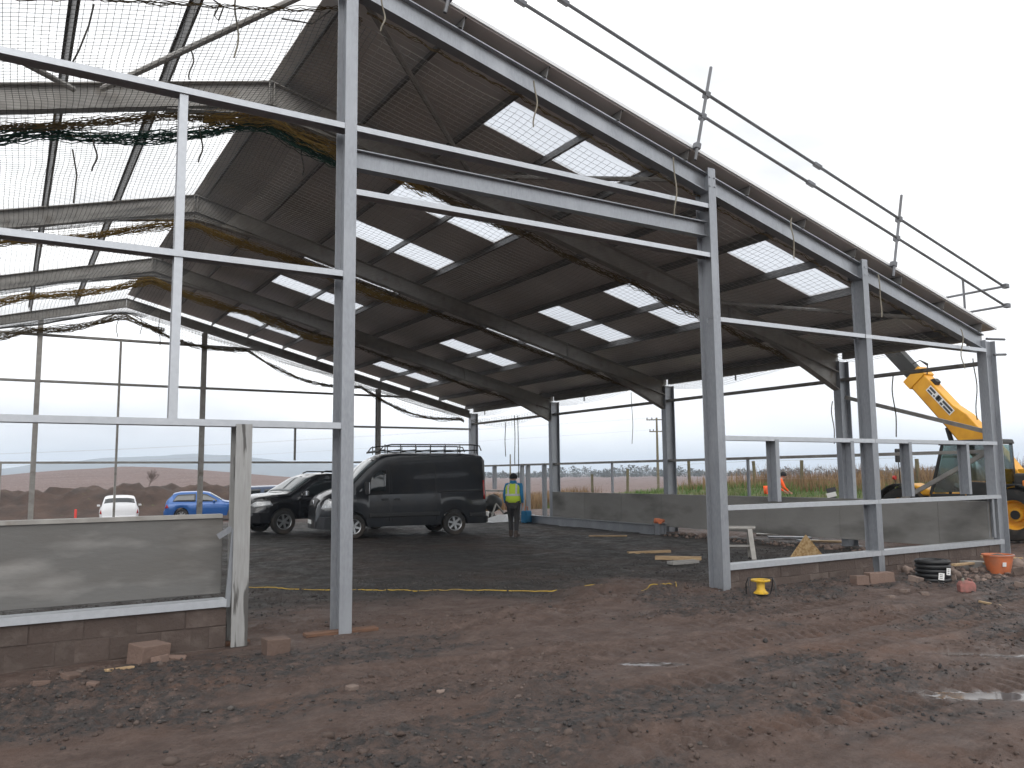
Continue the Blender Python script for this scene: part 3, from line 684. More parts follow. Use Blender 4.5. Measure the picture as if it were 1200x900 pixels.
# curtain of slack mesh hanging at the far gable
def swag(net, y, xa, xb, top, bot, name='netting'):
    b = MB(); o = net.location; nu = int((xb-xa)/.11)
    P = []
    for i in range(nu+1):
        x = xa+(xb-xa)*i/nu; a, c = top(x), bot(x)
        P.append([(x-o.x, y+.10*math.sin(x*5+j)*.4-o.y, zt(x)-(a+(c-a)*j/5)-o.z) for j in range(6)])
    for row in P: b.tube(row, .004, 3, False)
    for j in range(6): b.tube([P[i][j] for i in range(nu+1)], .004, 3, False)
    return b.build(name, 'net_brown', net, fix=False)
swag(nets[3], 21.22, .8, 12.9, lambda x: .40, lambda x: .50+.42*abs(math.sin(x*.72+.25)))
swag(nets[0], 3.34, -6, 1.3, lambda x: .48, lambda x: .72+.14*abs(math.sin(x*1.15+.4)))
swag(nets[1], 9.28, -6, 5.4, lambda x: .45, lambda x: .62+.10*abs(math.sin(x*1.0+.8)))
# eave swag between far corner and third frame on the right
b = MB(); o = nets[3].location
for j in range(7):
    b.tube([(W-.15-o.x, 15.6+5.7*i/30-o.y, 4.02-(.06+.34*math.sin(math.pi*i/30))*j/6-.02*math.sin(i*1.7+j)-o.z) for i in range(31)], .004, 3, False)
for i in range(0, 31):
    b.tube([(W-.15-o.x, 15.6+5.7*i/30-o.y, 4.02-(.06+.34*math.sin(math.pi*i/30))*j/6-o.z) for j in range(7)], .004, 3, False)
b.build('netting', 'net_brown', nets[3], fix=False)
def rope(net, top, length, mname='rope', r=.008, loop=False, sway=.03):
    o = net.location; top = Vector(top)-o; ph = random.uniform(0, 6)
    pts = [top+Vector((sway*math.sin(ph+i*.7), sway*.6*math.cos(ph*2+i*.9), -length*i/9)) for i in range(10)]
    if loop: pts += [pts[-1]+Vector((.06*math.sin(i*.7), .02, .05*i*.9)) for i in range(1, 6)]
    MB().tube(pts, r, 5).build('rope', mname, net, smooth=True)
def ypx(x, y, Y): return onY(x, y, Y)
for (x0, y0, x1, y1, Y, k) in ((627, 95, 633, 150, -.18, 0), (790, 185, 791, 253, -.18, 0), (928, 255, 932, 303, -.18, 0), (1030, 322, 1032, 372, -.18, 0), (449, 0, 451, 38, -.18, 0), (1126, 385, 1130, 432, -.18, 0),
                               (278, 0, 280, 70, .4, 0), (225, 55, 231, 95, 3.2, 0), (112, 165, 105, 200, 3.3, 0), (236, 150, 230, 190, 3.3, 0), (355, 170, 355, 205, 5, 1),
                               (138, 370, 138, 395, 21.1, 3), (166, 370, 166, 392, 21.1, 3), (188, 365, 188, 405, 21.1, 3), (740, 460, 739, 520, 15, 2), (1141, 420, 1146, 492, 1.0, 0), (1046, 440, 1048, 512, 1.0, 0), (975, 470, 977, 520, 4, 1)):
    a = ypx(x0, y0, Y); c = ypx(x1, y1, Y); rope(nets[k], a, max(.2, a.z-c.z), 'rope' if Y < 1 else 'rope_dark', .011 if Y < 1 else .012)
for (pts, k) in (([(250, 0), (262, 8), (256, 24), (251, 18), (258, 4)], 0), ([(110, 5), (104, 30), (92, 60), (80, 82)], 0), ([(85, 175), (90, 205), (86, 238)], 0), ([(405, 0), (365, 28), (350, 25), (330, 22)], 0)):
    MB().tube([ypx(x, y, 1.2 if y < 100 else 3.3)-nets[k].location for x, y in pts], .011, 5).build('rope', 'rope_dark', nets[k], smooth=True)
for (xa, ya, xb, yb, Y) in ((603, 487, 603, 545, 17.3), (607, 487, 607, 560, 17.6), (592, 495, 592, 535, 18.2)):
    rope(nets[3], onX(xa, ya, W-.1), onX(xa, ya, W-.1).z-onX(xb, yb, W-.1).z, 'rope_dark', .016, sway=.01)

# ------------------------------------------------------------------ vehicles
def lerp_tab(tab, x):
    if x <= tab[0][0]: return tab[0][1]
    for (a, b), (c, d) in zip(tab[:-1], tab[1:]):
        if x <= c: return b+(d-b)*(x-a)/(c-a) if c > a else d
    return tab[-1][1]
class Car:
    """lofted body: x forward, y left; tables give the roof line, belt, half width along x"""
    def __init__(s, x0, x1, top, belt, hw, zb, arches, tumble=.28, crown=.03, rr_=.36, step=.05, shoulder=.05):
        s.__dict__.update(locals())
        xs_ = list(np.arange(x0, x1, step))+[x1]
        s.xs = xs_
    def ring(s, x):
        zt_ = lerp_tab(s.top, x); zb_ = min(lerp_tab(s.belt, x), zt_-.02); w_ = lerp_tab(s.hw, x)
        lo = s.zb
        for a in s.arches:
            d = abs(x-a)
            if d < s.rr_: lo = max(lo, s.rr_*0+math.sqrt(s.rr_**2-d*d)+.32)
        g = max(0, zt_-zb_); wt = w_-s.tumble*g
        mid = lo+(zb_-lo)*.55
        e = min(.06, g*.5)
        return [(0, lo), (w_*.80, lo), (w_*.965, lo+.01), (w_, mid), (w_*.985, zb_-.03 if zb_-.03 > mid else mid+.005), (w_*.965-.01, zb_+.005),
                (wt-.005, max(zt_-e, zb_+.008)), (wt-.05, max(zt_-e*.35, zb_+.012)), (wt-.16, zt_+.004), (wt*.5, zt_+s.crown*.75), (0, zt_+s.crown)]
    def body(s, name, mname, parent):
        V = []; F = []; n = None
        for x in s.xs:
            r = s.ring(x); pts = [(x, y, z) for y, z in r]+[(x, -y, z) for y, z in r[-2:0:-1]]; n = len(pts); V += pts
        for i in range(len(s.xs)-1):
            for j in range(n): F.append((i*n+j, i*n+(j+1) % n, (i+1)*n+(j+1) % n, (i+1)*n+j))
        F.append(tuple(range(n))); F.append(tuple((len(s.xs)-1)*n+j for j in range(n)))
        b = MB(); b.v = V; b.f = F
        return b.build(name, mname, parent, smooth=True)
    def side_y(s, x, z):
        r = s.ring(x)
        for (a, b), (c, d) in zip(r[2:8], r[3:9]):
            if b <= z <= d and d > b: return a+(c-a)*(z-b)/(d-b)
        return r[3][0]
    def side_patch(s, poly, side, name, mname, parent, off=.007, th=.0):
        # poly in (x, z); gridded so that it follows the body side
        b = MB(); xs_ = [p[0] for p in poly]; xa, xb = min(xs_), max(xs_); nseg = max(2, int((xb-xa)/.08))
        def span(x):
            zs = []
            k = len(poly)
            for i in range(k):
                (a, z1), (c, z2) = poly[i], poly[(i+1) % k]
                if min(a, c)-1e-6 <= x <= max(a, c)+1e-6:
                    if abs(c-a) < 1e-6: zs += [z1, z2]
                    else: zs.append(z1+(z2-z1)*(x-a)/(c-a))
            return min(zs), max(zs)
        V = []; nv = 4
        for i in range(nseg+1):
            x = xa+(xb-xa)*i/nseg; x = min(max(x, xa+1e-4), xb-1e-4); za, zb_ = span(x)
            for j in range(nv+1):
                z = za+(zb_-za)*j/nv; V.append((x, side*(s.side_y(x, z)+off), z))
        F = [(i*(nv+1)+j, (i+1)*(nv+1)+j, (i+1)*(nv+1)+j+1, i*(nv+1)+j+1) for i in range(nseg) for j in range(nv)]
        b.add(V, F); ob = b.build(name, mname, parent, smooth=True)
        sm = ob.modifiers.new('thick', 'SOLIDIFY'); sm.thickness = .006; sm.offset = 0
        return ob
    def top_patch(s, xa, xb, name, mname, parent, inset=.07, off=.008):
        V = []; k = 10; nv = 8
        for i in range(k+1):
            x = xa+(xb-xa)*i/k; r = s.ring(x); zt_ = lerp_tab(s.top, x)
            e = .02; sl = (lerp_tab(s.top, x+e)-lerp_tab(s.top, x-e))/(2*e); nn = Vector((-sl, 0, 1)).normalized()
            wm = r[6][0]-inset
            for j in range(nv+1):
                y = wm*(-1+2*j/nv); ay = abs(y); z = None
                rv = r[6:]
                for (a, b), (c, d) in zip(rv[:-1], rv[1:]):
                    if c <= ay <= a: z = b+(d-b)*(a-ay)/(a-c) if a > c else d; break
                if z is None: z = rv[0][1]
                V.append((x+nn.x*off, y, z+nn.z*off))
        F = [(i*(nv+1)+j, (i+1)*(nv+1)+j, (i+1)*(nv+1)+j+1, i*(nv+1)+j+1) for i in range(k) for j in range(nv)]
        ob = MB().add(V, F).build(name, mname, parent, smooth=True)
        sm = ob.modifiers.new('thick', 'SOLIDIFY'); sm.thickness = .006; sm.offset = 0
        return ob
def wheel(parent, x, y, r, wdt, spokes=6, rim_m='alloy', side=1, steel=False):
    w_ = empty('wheel', (x, y, r)); w_.parent = parent
    h = wdt/2
    ty = MB().lathe([(r*.62, -h*.9), (r*.80, -h), (r*.95, -h*.86), (r, -h*.55), (r, h*.55), (r*.95, h*.86), (r*.80, h), (r*.62, h*.9), (r*.6, h*.3), (r*.6, -h*.3)], axis='y', n=32, cap=4).build('tyre', 'black_rubber', w_, smooth=True)
    rm = MB().lathe([(r*.62, side*h*.92), (r*.57, side*h*.86), (r*.55, side*h*.45), (r*.54, side*h*.2)], axis='y', n=32, cap=0)
    rm.lathe([(r*.15, side*h*.4), (r*.15, side*h*.78), (r*.10, side*h*.85), (.005, side*h*.85)], axis='y', n=14)
    for k in range(spokes):
        t = 2*math.pi*k/spokes+.3; d = Vector((math.cos(t), 0, math.sin(t)))
        rm.bar(d*r*.1+Vector((0, side*h*.68, 0)), d*r*.59+Vector((0, side*h*.72, 0)), (0, 1, 0), .03, r*.17)
    rm.build('rim', rim_m, w_, smooth=False)
    MB().lathe([(r*.56, side*h*.22), (r*.56, side*h*.28), (.01, side*h*.28)], axis='y', n=20).build('brake_disc', 'dark_plastic', w_)
    return w_
def plate(parent, x, y, z, nx_, text, wdt=.50, hgt=.11, yellow=False, rz=0):
    p = MB().box(-.006, .006, -wdt/2, wdt/2, -hgt/2, hgt/2).build('number_plate', 'yellow' if yellow else 'white', parent, loc=(x, y, z))
    return p

# -- charcoal van
P = Vector((7.85, 12.36, 0)); u_ = Vector((-.99, .14, 0)).normalized(); lft = Vector((-u_.y, u_.x, 0))
vc = P-lft*.90; vz = math.atan2(u_.y, u_.x)
van = empty('panel_van', (vc.x, vc.y, ground_z(vc.x, vc.y)-.01), vz, 'charcoal high-roof panel van with a black roof rack', 'van')
vcar = Car(-.98, 3.90, [(-.98, 2.18), (-.90, 2.27), (-.4, 2.31), (1.6, 2.33), (2.0, 2.28), (2.25, 2.17), (2.55, 1.93), (3.05, 1.42), (3.12, 1.36), (3.5, 1.25), (3.72, 1.14), (3.83, .98), (3.88, .80), (3.90, .6)],
           [(-.98, 1.22), (2.2, 1.22), (2.9, 1.18), (3.2, 1.14), (3.75, 1.0), (3.9, .5)],
           [(-.98, .93), (-.9, .965), (-.3, .985), (2.9, .985), (3.3, .95), (3.6, .88), (3.8, .76), (3.9, .60)], .30, (0, 2.93), tumble=.13, crown=.05, rr_=.40, step=.045)
vcar.body('body', 'paint_van', van)
for sd_ in (1, -1):
    vcar.side_patch([(2.02, 1.28), (2.02, 1.86), (2.20, 1.86), (2.48, 1.60), (2.50, 1.28)], sd_, 'side_window', 'glass', van, .009)
    vcar.side_patch([(2.53, 1.28), (2.53, 1.55), (2.76, 1.30), (2.78, 1.28)], sd_, 'quarter_window', 'glass', van, .009)
    for (x, z0, z1, wd) in ((1.92, .45, 1.98, .012), (.55, .45, 2.0, .012), (1.84, .45, 2.0, .010), (2.84, .78, 1.25, .010)):
        vcar.side_patch([(x, z0), (x, z1), (x+wd, z1), (x+wd, z0)], sd_, 'door_seam', 'dark_plastic', van, .004)
    vcar.side_patch([(-.85, 1.235), (.52, 1.235), (.52, 1.275), (-.85, 1.275)], sd_, 'door_track', 'dark_plastic', van, .012)
    vcar.side_patch([(.45, .56), (2.5, .56), (2.5, .68), (.45, .68)], sd_, 'rubbing_strip', 'dark_plastic', van, .016)
    vcar.side_patch([(-.96, .50), (-.44, .50), (-.44, .62), (-.96, .62)], sd_, 'rubbing_strip', 'dark_plastic', van, .016)
    hy = vcar.side_y(2.0, 1.05)+.02
    MB().box(1.97, 2.15, -.018, .018, -.025, .025).build('door_handle', 'dark_plastic', van, bevel=.008, loc=(0, sd_*hy, 1.05))
    MB().box(1.62, 1.80, -.018, .018, -.025, .025).build('door_handle', 'dark_plastic', van, bevel=.008, loc=(0, sd_*hy, 1.05))
    mh = empty('wing_mirror', (2.60, sd_*1.0, 1.30)); mh.parent = van
    MB().obox((0, sd_*.10, .08), (.05, 0, 0), (0, .085, 0), (0, 0, .17)).build('mirror_housing', 'dark_plastic', mh, bevel=.03)
    MB().obox((-.055, sd_*.10, .08), (.006, 0, 0), (0, .07, 0), (0, 0, .15)).build('mirror_glass', 'chrome', mh)
    MB().bar((0, -.02*sd_, 0), (0, sd_*.06, .02), (0, 0, 1), .04, .04).build('mirror_arm', 'dark_plastic', mh)
    vcar.side_patch([(3.40, .78), (3.40, .98), (3.56, 1.13), (3.68, 1.06), (3.78, .84), (3.76, .78)], sd_, 'headlight', 'lamp', van, .012)
    vcar.side_patch([(-.95, 1.0), (-.95, 1.55), (-.89, 1.55), (-.89, 1.0)], sd_, 'tail_light', 'tail', van, .012)
    for x in (0, 2.93): wheel(van, x, sd_*.885, .335, .215, 6, 'alloy', sd_)
vcar.top_patch(2.30, 3.02, 'windscreen', 'glass_light', van, .06)
vcar.top_patch(3.78, 3.87, 'grille', 'dark_plastic', van, .12, .012)
bm_ = MB()
for k in range(14):
    t0 = -1+2*k/14; t1 = -1+2*(k+1)/14
    f = lambda t: 3.94-.22*abs(t)**3
    bm_.hexa([(f(t0)-.3, t0*.93, .26), (f(t0), t0*.93, .28), (f(t1), t1*.93, .28), (f(t1)-.3, t1*.93, .26), (f(t0)-.3, t0*.93, .62), (f(t0)-.01, t0*.93, .60), (f(t1)-.01, t1*.93, .60), (f(t1)-.3, t1*.93, .62)])
bm_.build('front_bumper', 'paint_van', van, smooth=False)
MB().box(-1.06, -.9, -.9, .9, .33, .52).build('rear_bumper', 'dark_plastic', van, bevel=.03)
plate(van, 3.95, .0, .46, 1, '')
MB().lathe([(.10, 0), (.10, .02), (.08, .03)], (3.84, 0, .95), 'x', 20).build('badge', 'chrome', van)
rk = empty('roof_rack', (0.8, 0, 2.34)); rk.parent = van
for sd_ in (1, -1):
    MB().tube([(-1.72, sd_*.72, .08), (-1.66, sd_*.72, .22), (-1.45, sd_*.72, .25), (1.0, sd_*.72, .25), (1.25, sd_*.72, .2), (1.38, sd_*.72, .03)], .018, 6).build('side_rail', 'machine_black', rk, smooth=True)
    MB().tube([(-1.6, sd_*.72, .09), (1.35, sd_*.72, .07)], .016, 6).build('side_rail', 'machine_black', rk, smooth=True)
    for i in range(7): MB().tube([(-1.5+i*.45, sd_*.72, -.0), (-1.5+i*.45, sd_*.72, .25)], .014, 6).build('rack_post', 'machine_black', rk, smooth=True)
for i in range(7): MB().tube([(-1.5+i*.45, -.72, .10), (-1.5+i*.45, .72, .10)], .018, 6).build('cross_bar', 'machine_black', rk, smooth=True)
MB().tube([(1.36, -.72, .06), (1.36, .72, .06)], .03, 8).build('roller', 'machine_black', rk, smooth=True)

# -- black pickup
P2 = Vector((3.85, 15.65, 0)); u2 = Vector((-.985, -.17, 0)).normalized(); l2 = Vector((-u2.y, u2.x, 0)); pc = P2-l2*.82
pk = empty('pickup_truck', (pc.x, pc.y, ground_z(pc.x, pc.y)-.01), math.atan2(u2.y, u2.x), 'black pickup truck with chrome grille bars beside the van', 'pickup truck')
pcar = Car(-4.3, 1.0, [(-4.3, 1.02), (-2.95, 1.06), (-2.93, 1.55), (-2.7, 1.72), (-1.6, 1.79), (-1.2, 1.76), (-.92, 1.66), (-.22, 1.23), (-.15, 1.20), (.3, 1.17), (.7, 1.11), (.88, 1.03), (.96, .85), (1.0, .6)],
           [(-4.3, .98), (-.4, 1.10), (.5, 1.04), (1.0, .60)], [(-4.3, .86), (-4.1, .90), (.2, .915), (.6, .86), (.85, .76), (1.0, .62)], .42, (0, -3.2), tumble=.26, crown=.03, rr_=.45, step=.05)
pcar.zb = .42
pcar.body('body', 'paint_black', pk)
for sd_ in (1, -1):
    pcar.side_patch([(-1.75, 1.12), (-1.75, 1.62), (-1.35, 1.62), (-.98, 1.48), (-.55, 1.18), (-.55, 1.12)], sd_, 'side_window', 'glass', pk, .009)
    pcar.side_patch([(-2.75, 1.12), (-2.7, 1.60), (-1.83, 1.62), (-1.83, 1.12)], sd_, 'side_window', 'glass', pk, .009)
    pcar.side_patch([(.36, .86), (.40, 1.0), (.80, 1.0), (.93, .88), (.90, .80)], sd_, 'headlight', 'lamp', pk, .014)
    for x in (-1.79, -.5): pcar.side_patch([(x, .5), (x, 1.1), (x+.012, 1.1), (x+.012, .5)], sd_, 'door_seam', 'dark_plastic', pk, .004)
    mh = empty('wing_mirror', (-.62, sd_*.92, 1.16)); mh.parent = pk
    MB().obox((0, sd_*.13, .03), (.05, 0, 0), (0, .11, 0), (0, 0, .08)).build('mirror_housing', 'chrome', mh, bevel=.03)
    MB().bar((0, -.03*sd_, -.03), (0, sd_*.05, 0), (0, 0, 1), .04, .05).build('mirror_arm', 'dark_plastic', mh)
    for x in (0, -3.2): wheel(pk, x, sd_*.80, .375, .25, 6, 'alloy', sd_)
    MB().tube([(-2.6, sd_*.62, 1.80), (-2.5, sd_*.62, 1.84), (-1.5, sd_*.62, 1.86), (-1.35, sd_*.62, 1.80)], .02, 6).build('roof_bar', 'machine_black', pk, smooth=True)
pcar.top_patch(-.95, -.26, 'windscreen', 'glass_light', pk, .05)
for y in (-.42, -.25, -.08, .08, .25, .42): MB().obox((.985, y, .86), (.02, 0, .0), (0, .035, 0), (.0, 0, .11)).build('grille_bar', 'chrome', pk, bevel=.012)
MB().obox((.94, 0, .86), (.03, 0, 0), (0, .58, 0), (0, 0, .14)).build('grille', 'dark_plastic', pk, bevel=.02)
bm_ = MB()
for k in range(14):
    t0 = -1+2*k/14; t1 = -1+2*(k+1)/14
    f = lambda t: 1.06-.30*abs(t)**3
    bm_.hexa([(f(t0)-.35, t0*.88, .36), (f(t0)-.03, t0*.88, .36), (f(t1)-.03, t1*.88, .36), (f(t1)-.35, t1*.88, .36), (f(t0)-.35, t0*.88, .66), (f(t0), t0*.88, .66), (f(t1), t1*.88, .66), (f(t1)-.35, t1*.88, .66)])
bm_.build('front_bumper', 'paint_black', pk)
plate(pk, 1.075, 0, .50, 1, '')
for sd_ in (1, -1): MB().lathe([(.06, 0), (.06, .015), (.04, .02)], (.955, sd_*.6, .50), 'x', 14).build('fog_lamp', 'lamp', pk)

# -- hatchbacks and the estate behind
def hatch(name, loc, rz, label, paint, glass='glass', estate=False):
    e = empty(name, loc, rz, label, 'car')
    top = ([(-.78, .72), (-.76, .92), (-.62, 1.12), (-.38, 1.36), (-.1, 1.42), (.9, 1.44), (1.25, 1.38), (1.9, 1.0), (2.0, .96), (2.7, .86), (3.05, .74), (3.15, .6), (3.2, .5)] if not estate else
           [(-.95, .72), (-.93, .95), (-.78, 1.25), (-.6, 1.40), (.9, 1.44), (1.25, 1.38), (1.9, 1.0), (2.0, .96), (2.7, .86), (3.05, .74), (3.15, .6), (3.2, .5)])
    x0 = top[0][0]
    c = Car(x0, 3.2, top, [(x0, .86), (1.9, .90), (2.6, .82), (3.2, .45)], [(x0, .70), (x0+.15, .79), (x0+.5, .83), (2.4, .84), (2.8, .78), (3.1, .64), (3.2, .52)], .24, (0, 2.48), tumble=.36, crown=.03, rr_=.34, step=.05)
    c.body('body', paint, e)
    for sd_ in (1, -1):
        c.side_patch([(.72, .95), (.72, 1.34), (1.12, 1.32), (1.62, 1.04), (1.66, .95)], sd_, 'side_window', glass, e, .009)
        c.side_patch([(-.42 if not estate else -.1, .97), (-.22 if not estate else -.05, 1.30), (.64, 1.34), (.64, .95)], sd_, 'side_window', glass, e, .009)
        if estate: c.side_patch([(-.7, 1.0), (-.55, 1.30), (-.16, 1.32), (-.18, .98)], sd_, 'side_window', glass, e, .009)
        c.side_patch([(x0+.01, .64), (x0+.03, .84), (x0+.17, .88), (x0+.2, .66)], sd_, 'tail_light', 'tail', e, .012)
        c.side_patch([(2.72, .60), (2.72, .74), (3.0, .70), (3.1, .58)], sd_, 'headlight', 'lamp', e, .012)
        c.side_patch([(.68, .35), (.68, .94), (.69, .94), (.69, .35)], sd_, 'door_seam', 'dark_plastic', e, .004)
        MB().obox((1.5, sd_*.89, .97), (.05, 0, 0), (0, .07, 0), (0, 0, .045)).build('wing_mirror', paint, e, bevel=.02)
        for x in (0, 2.48): wheel(e, x, sd_*.735, .30, .185, 7, 'alloy', sd_)
    c.top_patch(1.32, 1.86, 'windscreen', 'glass_light', e, .05)
    c.top_patch(x0+.17, x0+.42 if estate else -.42, 'rear_window', glass, e, .05)
    MB().box(x0-.05, x0+.2, -.72, .72, .30, .55).build('rear_bumper', paint, e, bevel=.05)
    MB().box(x0-.06, x0-.04, -.26, .26, .40, .51).build('number_plate', 'yellow', e)
    return e
def gz(x, y): return float(ground_base(np.array([x]), np.array([y]))[0])
q = onZ(217, 608.5, -.29); hatch('hatchback_car', (q.x, q.y+.75, gz(q.x, q.y)-.0), R(-14), 'bright blue hatchback parked beyond the far gable', 'paint_blue')
wq = onZ(139, 616, -.42); hatch('hatchback_car', (wq.x, wq.y, gz(wq.x, wq.y)-.10), R(84), 'small white hatchback seen from behind, parked before the earth bank', 'paint_white')
nq = onY(314, 600, 24.6); hatch('estate_car', (nq.x, nq.y+.8, gz(nq.x, nq.y+.8)), R(-8), 'dark blue estate car mostly hidden behind the black pickup', 'paint_navy', 'glass', True)

# ------------------------------------------------------------------ telehandler outside the right-hand wall (x forward = +Y of the site)
TX = 17.0
th = empty('telehandler', (TX, .95, ground_z(TX, .95)+.02), R(90), 'yellow telehandler with its boom raised outside the right-hand wall', 'telehandler')
def tb(poly, y0, y1, name, mname, parent=th, bevel=.02): return MB().prism(poly, y0, y1).build(name, mname, parent, bevel=bevel)
tb([(-1.05, .55), (-1.05, 1.05), (-.3, 1.2), (.3, 1.0), (2.6, .95), (3.45, .85), (3.45, .5), (2.6, .45), (.3, .45)], -.42, .42, 'chassis', 'machine_black')
tb([(-1.3, .75), (-1.3, 1.35), (-.95, 1.52), (.05, 1.52), (.05, 1.0), (-.6, .75)], -.95, .95, 'rear_counterweight', 'machine_black', bevel=.05)
tb([(.85, .62), (.85, 1.12), (2.9, 1.02), (3.35, .78), (3.3, .62)], -1.12, -.43, 'engine_cover', 'jcb', bevel=.06)
tb([(1.9, .98), (1.9, 1.10), (2.55, 1.30), (2.72, 1.12), (2.9, 1.02)], .45, 1.0, 'front_cowl', 'jcb', bevel=.04)
cab = empty('cab', (0, 0, 0)); cab.parent = th
CY0, CY1 = .16, 1.02
for (x0, z0, x1, z1) in ((1.98, 1.02, 1.62, 2.20), (.42, 1.25, .44, 2.22), (1.15, 1.05, 1.12, 2.22)):
    for y in (CY0+.03, CY1-.03):
        if x0 == 1.15 and y < .5: continue
        MB().bar((x0, y, z0), (x1, y, z1), (1, 0, 0), .07, .06).build('pillar', 'machine_black', cab, bevel=.015)
tb([(.36, 2.20), (.40, 2.31), (1.60, 2.31), (1.72, 2.20)], CY0-.02, CY1+.02, 'cab_roof', 'machine_black', cab, .03)
tb([(.40, .62), (.38, 1.30), (1.10, 1.34), (1.10, .62)], CY1-.07, CY1+.0, 'door_panel', 'machine_black', cab)
tb([(1.16, .62), (1.16, 1.05), (2.0, 1.04), (2.0, .62)], CY1-.07, CY1-.01, 'door_panel', 'machine_black', cab)
tb([(.45, 1.34), (.46, 2.19), (1.08, 2.19), (1.10, 1.36)], CY1-.05, CY1-.03, 'side_glass', 'cabglass', cab, 0)
tb([(1.18, 1.08), (1.16, 2.19), (1.58, 2.19), (1.92, 1.08)], CY1-.05, CY1-.03, 'side_glass', 'cabglass', cab, 0)
tb([(1.90, 1.06), (1.56, 2.20), (1.58, 2.20), (1.925, 1.06)], CY0+.05, CY1-.06, 'windscreen', 'cabglass', cab, 0)
MB().box(.40, .415, CY0+.05, CY1-.06, 1.32, 2.18).build('rear_glass', 'cabglass', cab)
for i in range(8): MB().bar((1.96-.045*0, CY0+.08+i*.1, 1.05), (1.62, CY0+.08+i*.1, 2.20), (1, 0, 0), .014, .014).build('guard_bar', 'machine_black', cab)
sb_ = MB().box(.65, 1.05, CY0+.2, CY1-.2, 1.0, 1.12); sb_.box(.60, .70, CY0+.2, CY1-.2, 1.12, 1.70); sb_.build('seat', 'machine_black', cab, bevel=.03)
for (x, sd_) in ((0, 1), (0, -1), (2.75, 1), (2.75, -1)):
    wv = empty('wheel', (x, sd_*.96, .60)); wv.parent = th
    tr = MB().lathe([(.33, -.17), (.46, -.19), (.55, -.17), (.57, -.12), (.57, .12), (.55, .17), (.46, .19), (.33, .17)], axis='y', n=36, cap=4)
    for k in range(22):
        t_ = 2*math.pi*k/22
        for hs_ in (-1, 1):
            d = Vector((math.cos(t_+(.14 if hs_ > 0 else 0)), 0, math.sin(t_+(.14 if hs_ > 0 else 0)))); tq = Vector((-d.z, 0, d.x))
            tr.obox(d*.585+Vector((0, hs_*.085, 0)), d*.018, tq*.03+Vector((0, hs_*.02, 0)), (Vector((0, .085, 0))+tq*.05*hs_))
    tr.build('tyre', 'black_rubber', wv, smooth=True)
    MB().lathe([(.34, sd_*.165), (.31, sd_*.15), (.27, sd_*.05), (.16, sd_*.03), (.15, sd_*.10), (.01, sd_*.10)], axis='y', n=28, cap=2).build('rim', 'jcb', wv, smooth=True)
    MB().lathe([(.10, sd_*.09), (.10, sd_*.13), (.01, sd_*.13)], axis='y', n=14).build('hub', 'dark_plastic', wv)
    fb = MB()
    for k in range(9):
        t0, t1 = R(15+150*k/9), R(15+150*(k+1)/9); r0_, r1_ = .66, .69; y0, y1 = sd_*.78, sd_*1.16
        pts = [(x+r0_*math.cos(t0), .6+r0_*math.sin(t0)), (x+r1_*math.cos(t0), .6+r1_*math.sin(t0)), (x+r1_*math.cos(t1), .6+r1_*math.sin(t1)), (x+r0_*math.cos(t1), .6+r0_*math.sin(t1))]
        fb.prism(pts, y0, y1)
    fb.build('mudguard', 'machine_black', th)
# boom: root at the rear, rising forward over the wall
bo = empty('boom', (.58, -.02, 1.43)); bo.parent = th; bo.rotation_euler = (0, -R(50), 0); bo.scale = (1, 1.05, 1.12)
tb([(-.25, -.25), (-.30, .22), (.4, .27), (1.75, .29), (2.15, .21), (3.4, .21), (3.4, -.21), (.6, -.26)], -.18, .18, 'outer_section', 'jcb', bo, .02)
MB().prism([(.6, -.275), (.6, -.262), (3.3, -.214), (3.3, -.227)], -.15, .15).build('under_plate', 'jcb_dark', bo)  # boom underside in a darker, mottled yellow than its sides
tb([(3.22, -.26), (3.22, .25), (3.5, .25), (3.5, -.26)], -.21, .21, 'end_collar', 'jcb', bo, .015)
tb([(3.4, -.16), (3.4, .165), (6.4, .165), (6.4, -.16)], -.13, .13, 'inner_section', 'machine_black', bo, .01)
sg = MB().box(2.0, 2.9, .183, .189, .0, .16).build('sign_panel', 'white', bo)
pr = MB()
for (x0, x1, z0, z1) in ((2.03, 2.28, .02, .065), (2.32, 2.40, .02, .065), (2.44, 2.58, .03, .14), (2.50, 2.54, .02, .145), (2.61, 2.66, .03, .065), (2.66, 2.87, .09, .14), (2.70, 2.87, .02, .06), (2.03, 2.38, .09, .14)):
    pr.box(x0, x1, .190, .193, z0, z1)
pr.build('sign_print', 'print', sg)
MB().tube([(.9, -.0, -.75), (1.9, -.0, -.30)], .055, 10).build('lift_ram', 'machine_black', bo, smooth=True)
for k in range(3): MB().tube([(3.2, .12, .25), (3.35, .14+.03*k, .40+.03*k), (3.6, .13, .36), (3.7, .10, .17)], .012, 6).build('hose', 'machine_black', bo, smooth=True)
tb([(2.85, .21), (2.88, .30), (3.0, .30), (3.05, .21)], -.06, .12, 'valve_block', 'machine_black', bo, .01)
tb([(-.35, 1.0), (-.15, 1.62), (.35, 1.62), (.60, 1.0)], -.32, -.28, 'boom_tower', 'jcb'); tb([(-.35, 1.0), (-.15, 1.62), (.35, 1.62), (.60, 1.0)], .10, .14, 'boom_tower', 'jcb')
MB().box(-.35, -.2, .96, 1.08, 1.2, 1.36).build('tail_light', 'amber', th, bevel=.02)
mi = empty('wing_mirror', (2.55, 1.05, 1.1)); mi.parent = th
MB().tube([(-.0, -.1, 0), (.1, .12, .1), (.1, .16, .75)], .014, 6).build('mirror_arm', 'machine_black', mi, smooth=True)
MB().obox((.10, .16, .88), (.03, 0, 0), (0, .10, 0), (0, 0, .17)).build('mirror_housing', 'machine_black', mi, bevel=.025)
MB().tube([(0, 0, .1), (.25, .1, .12), (.27, .1, .3)], .012, 6).build('lamp_bracket', 'machine_black', mi, smooth=True)
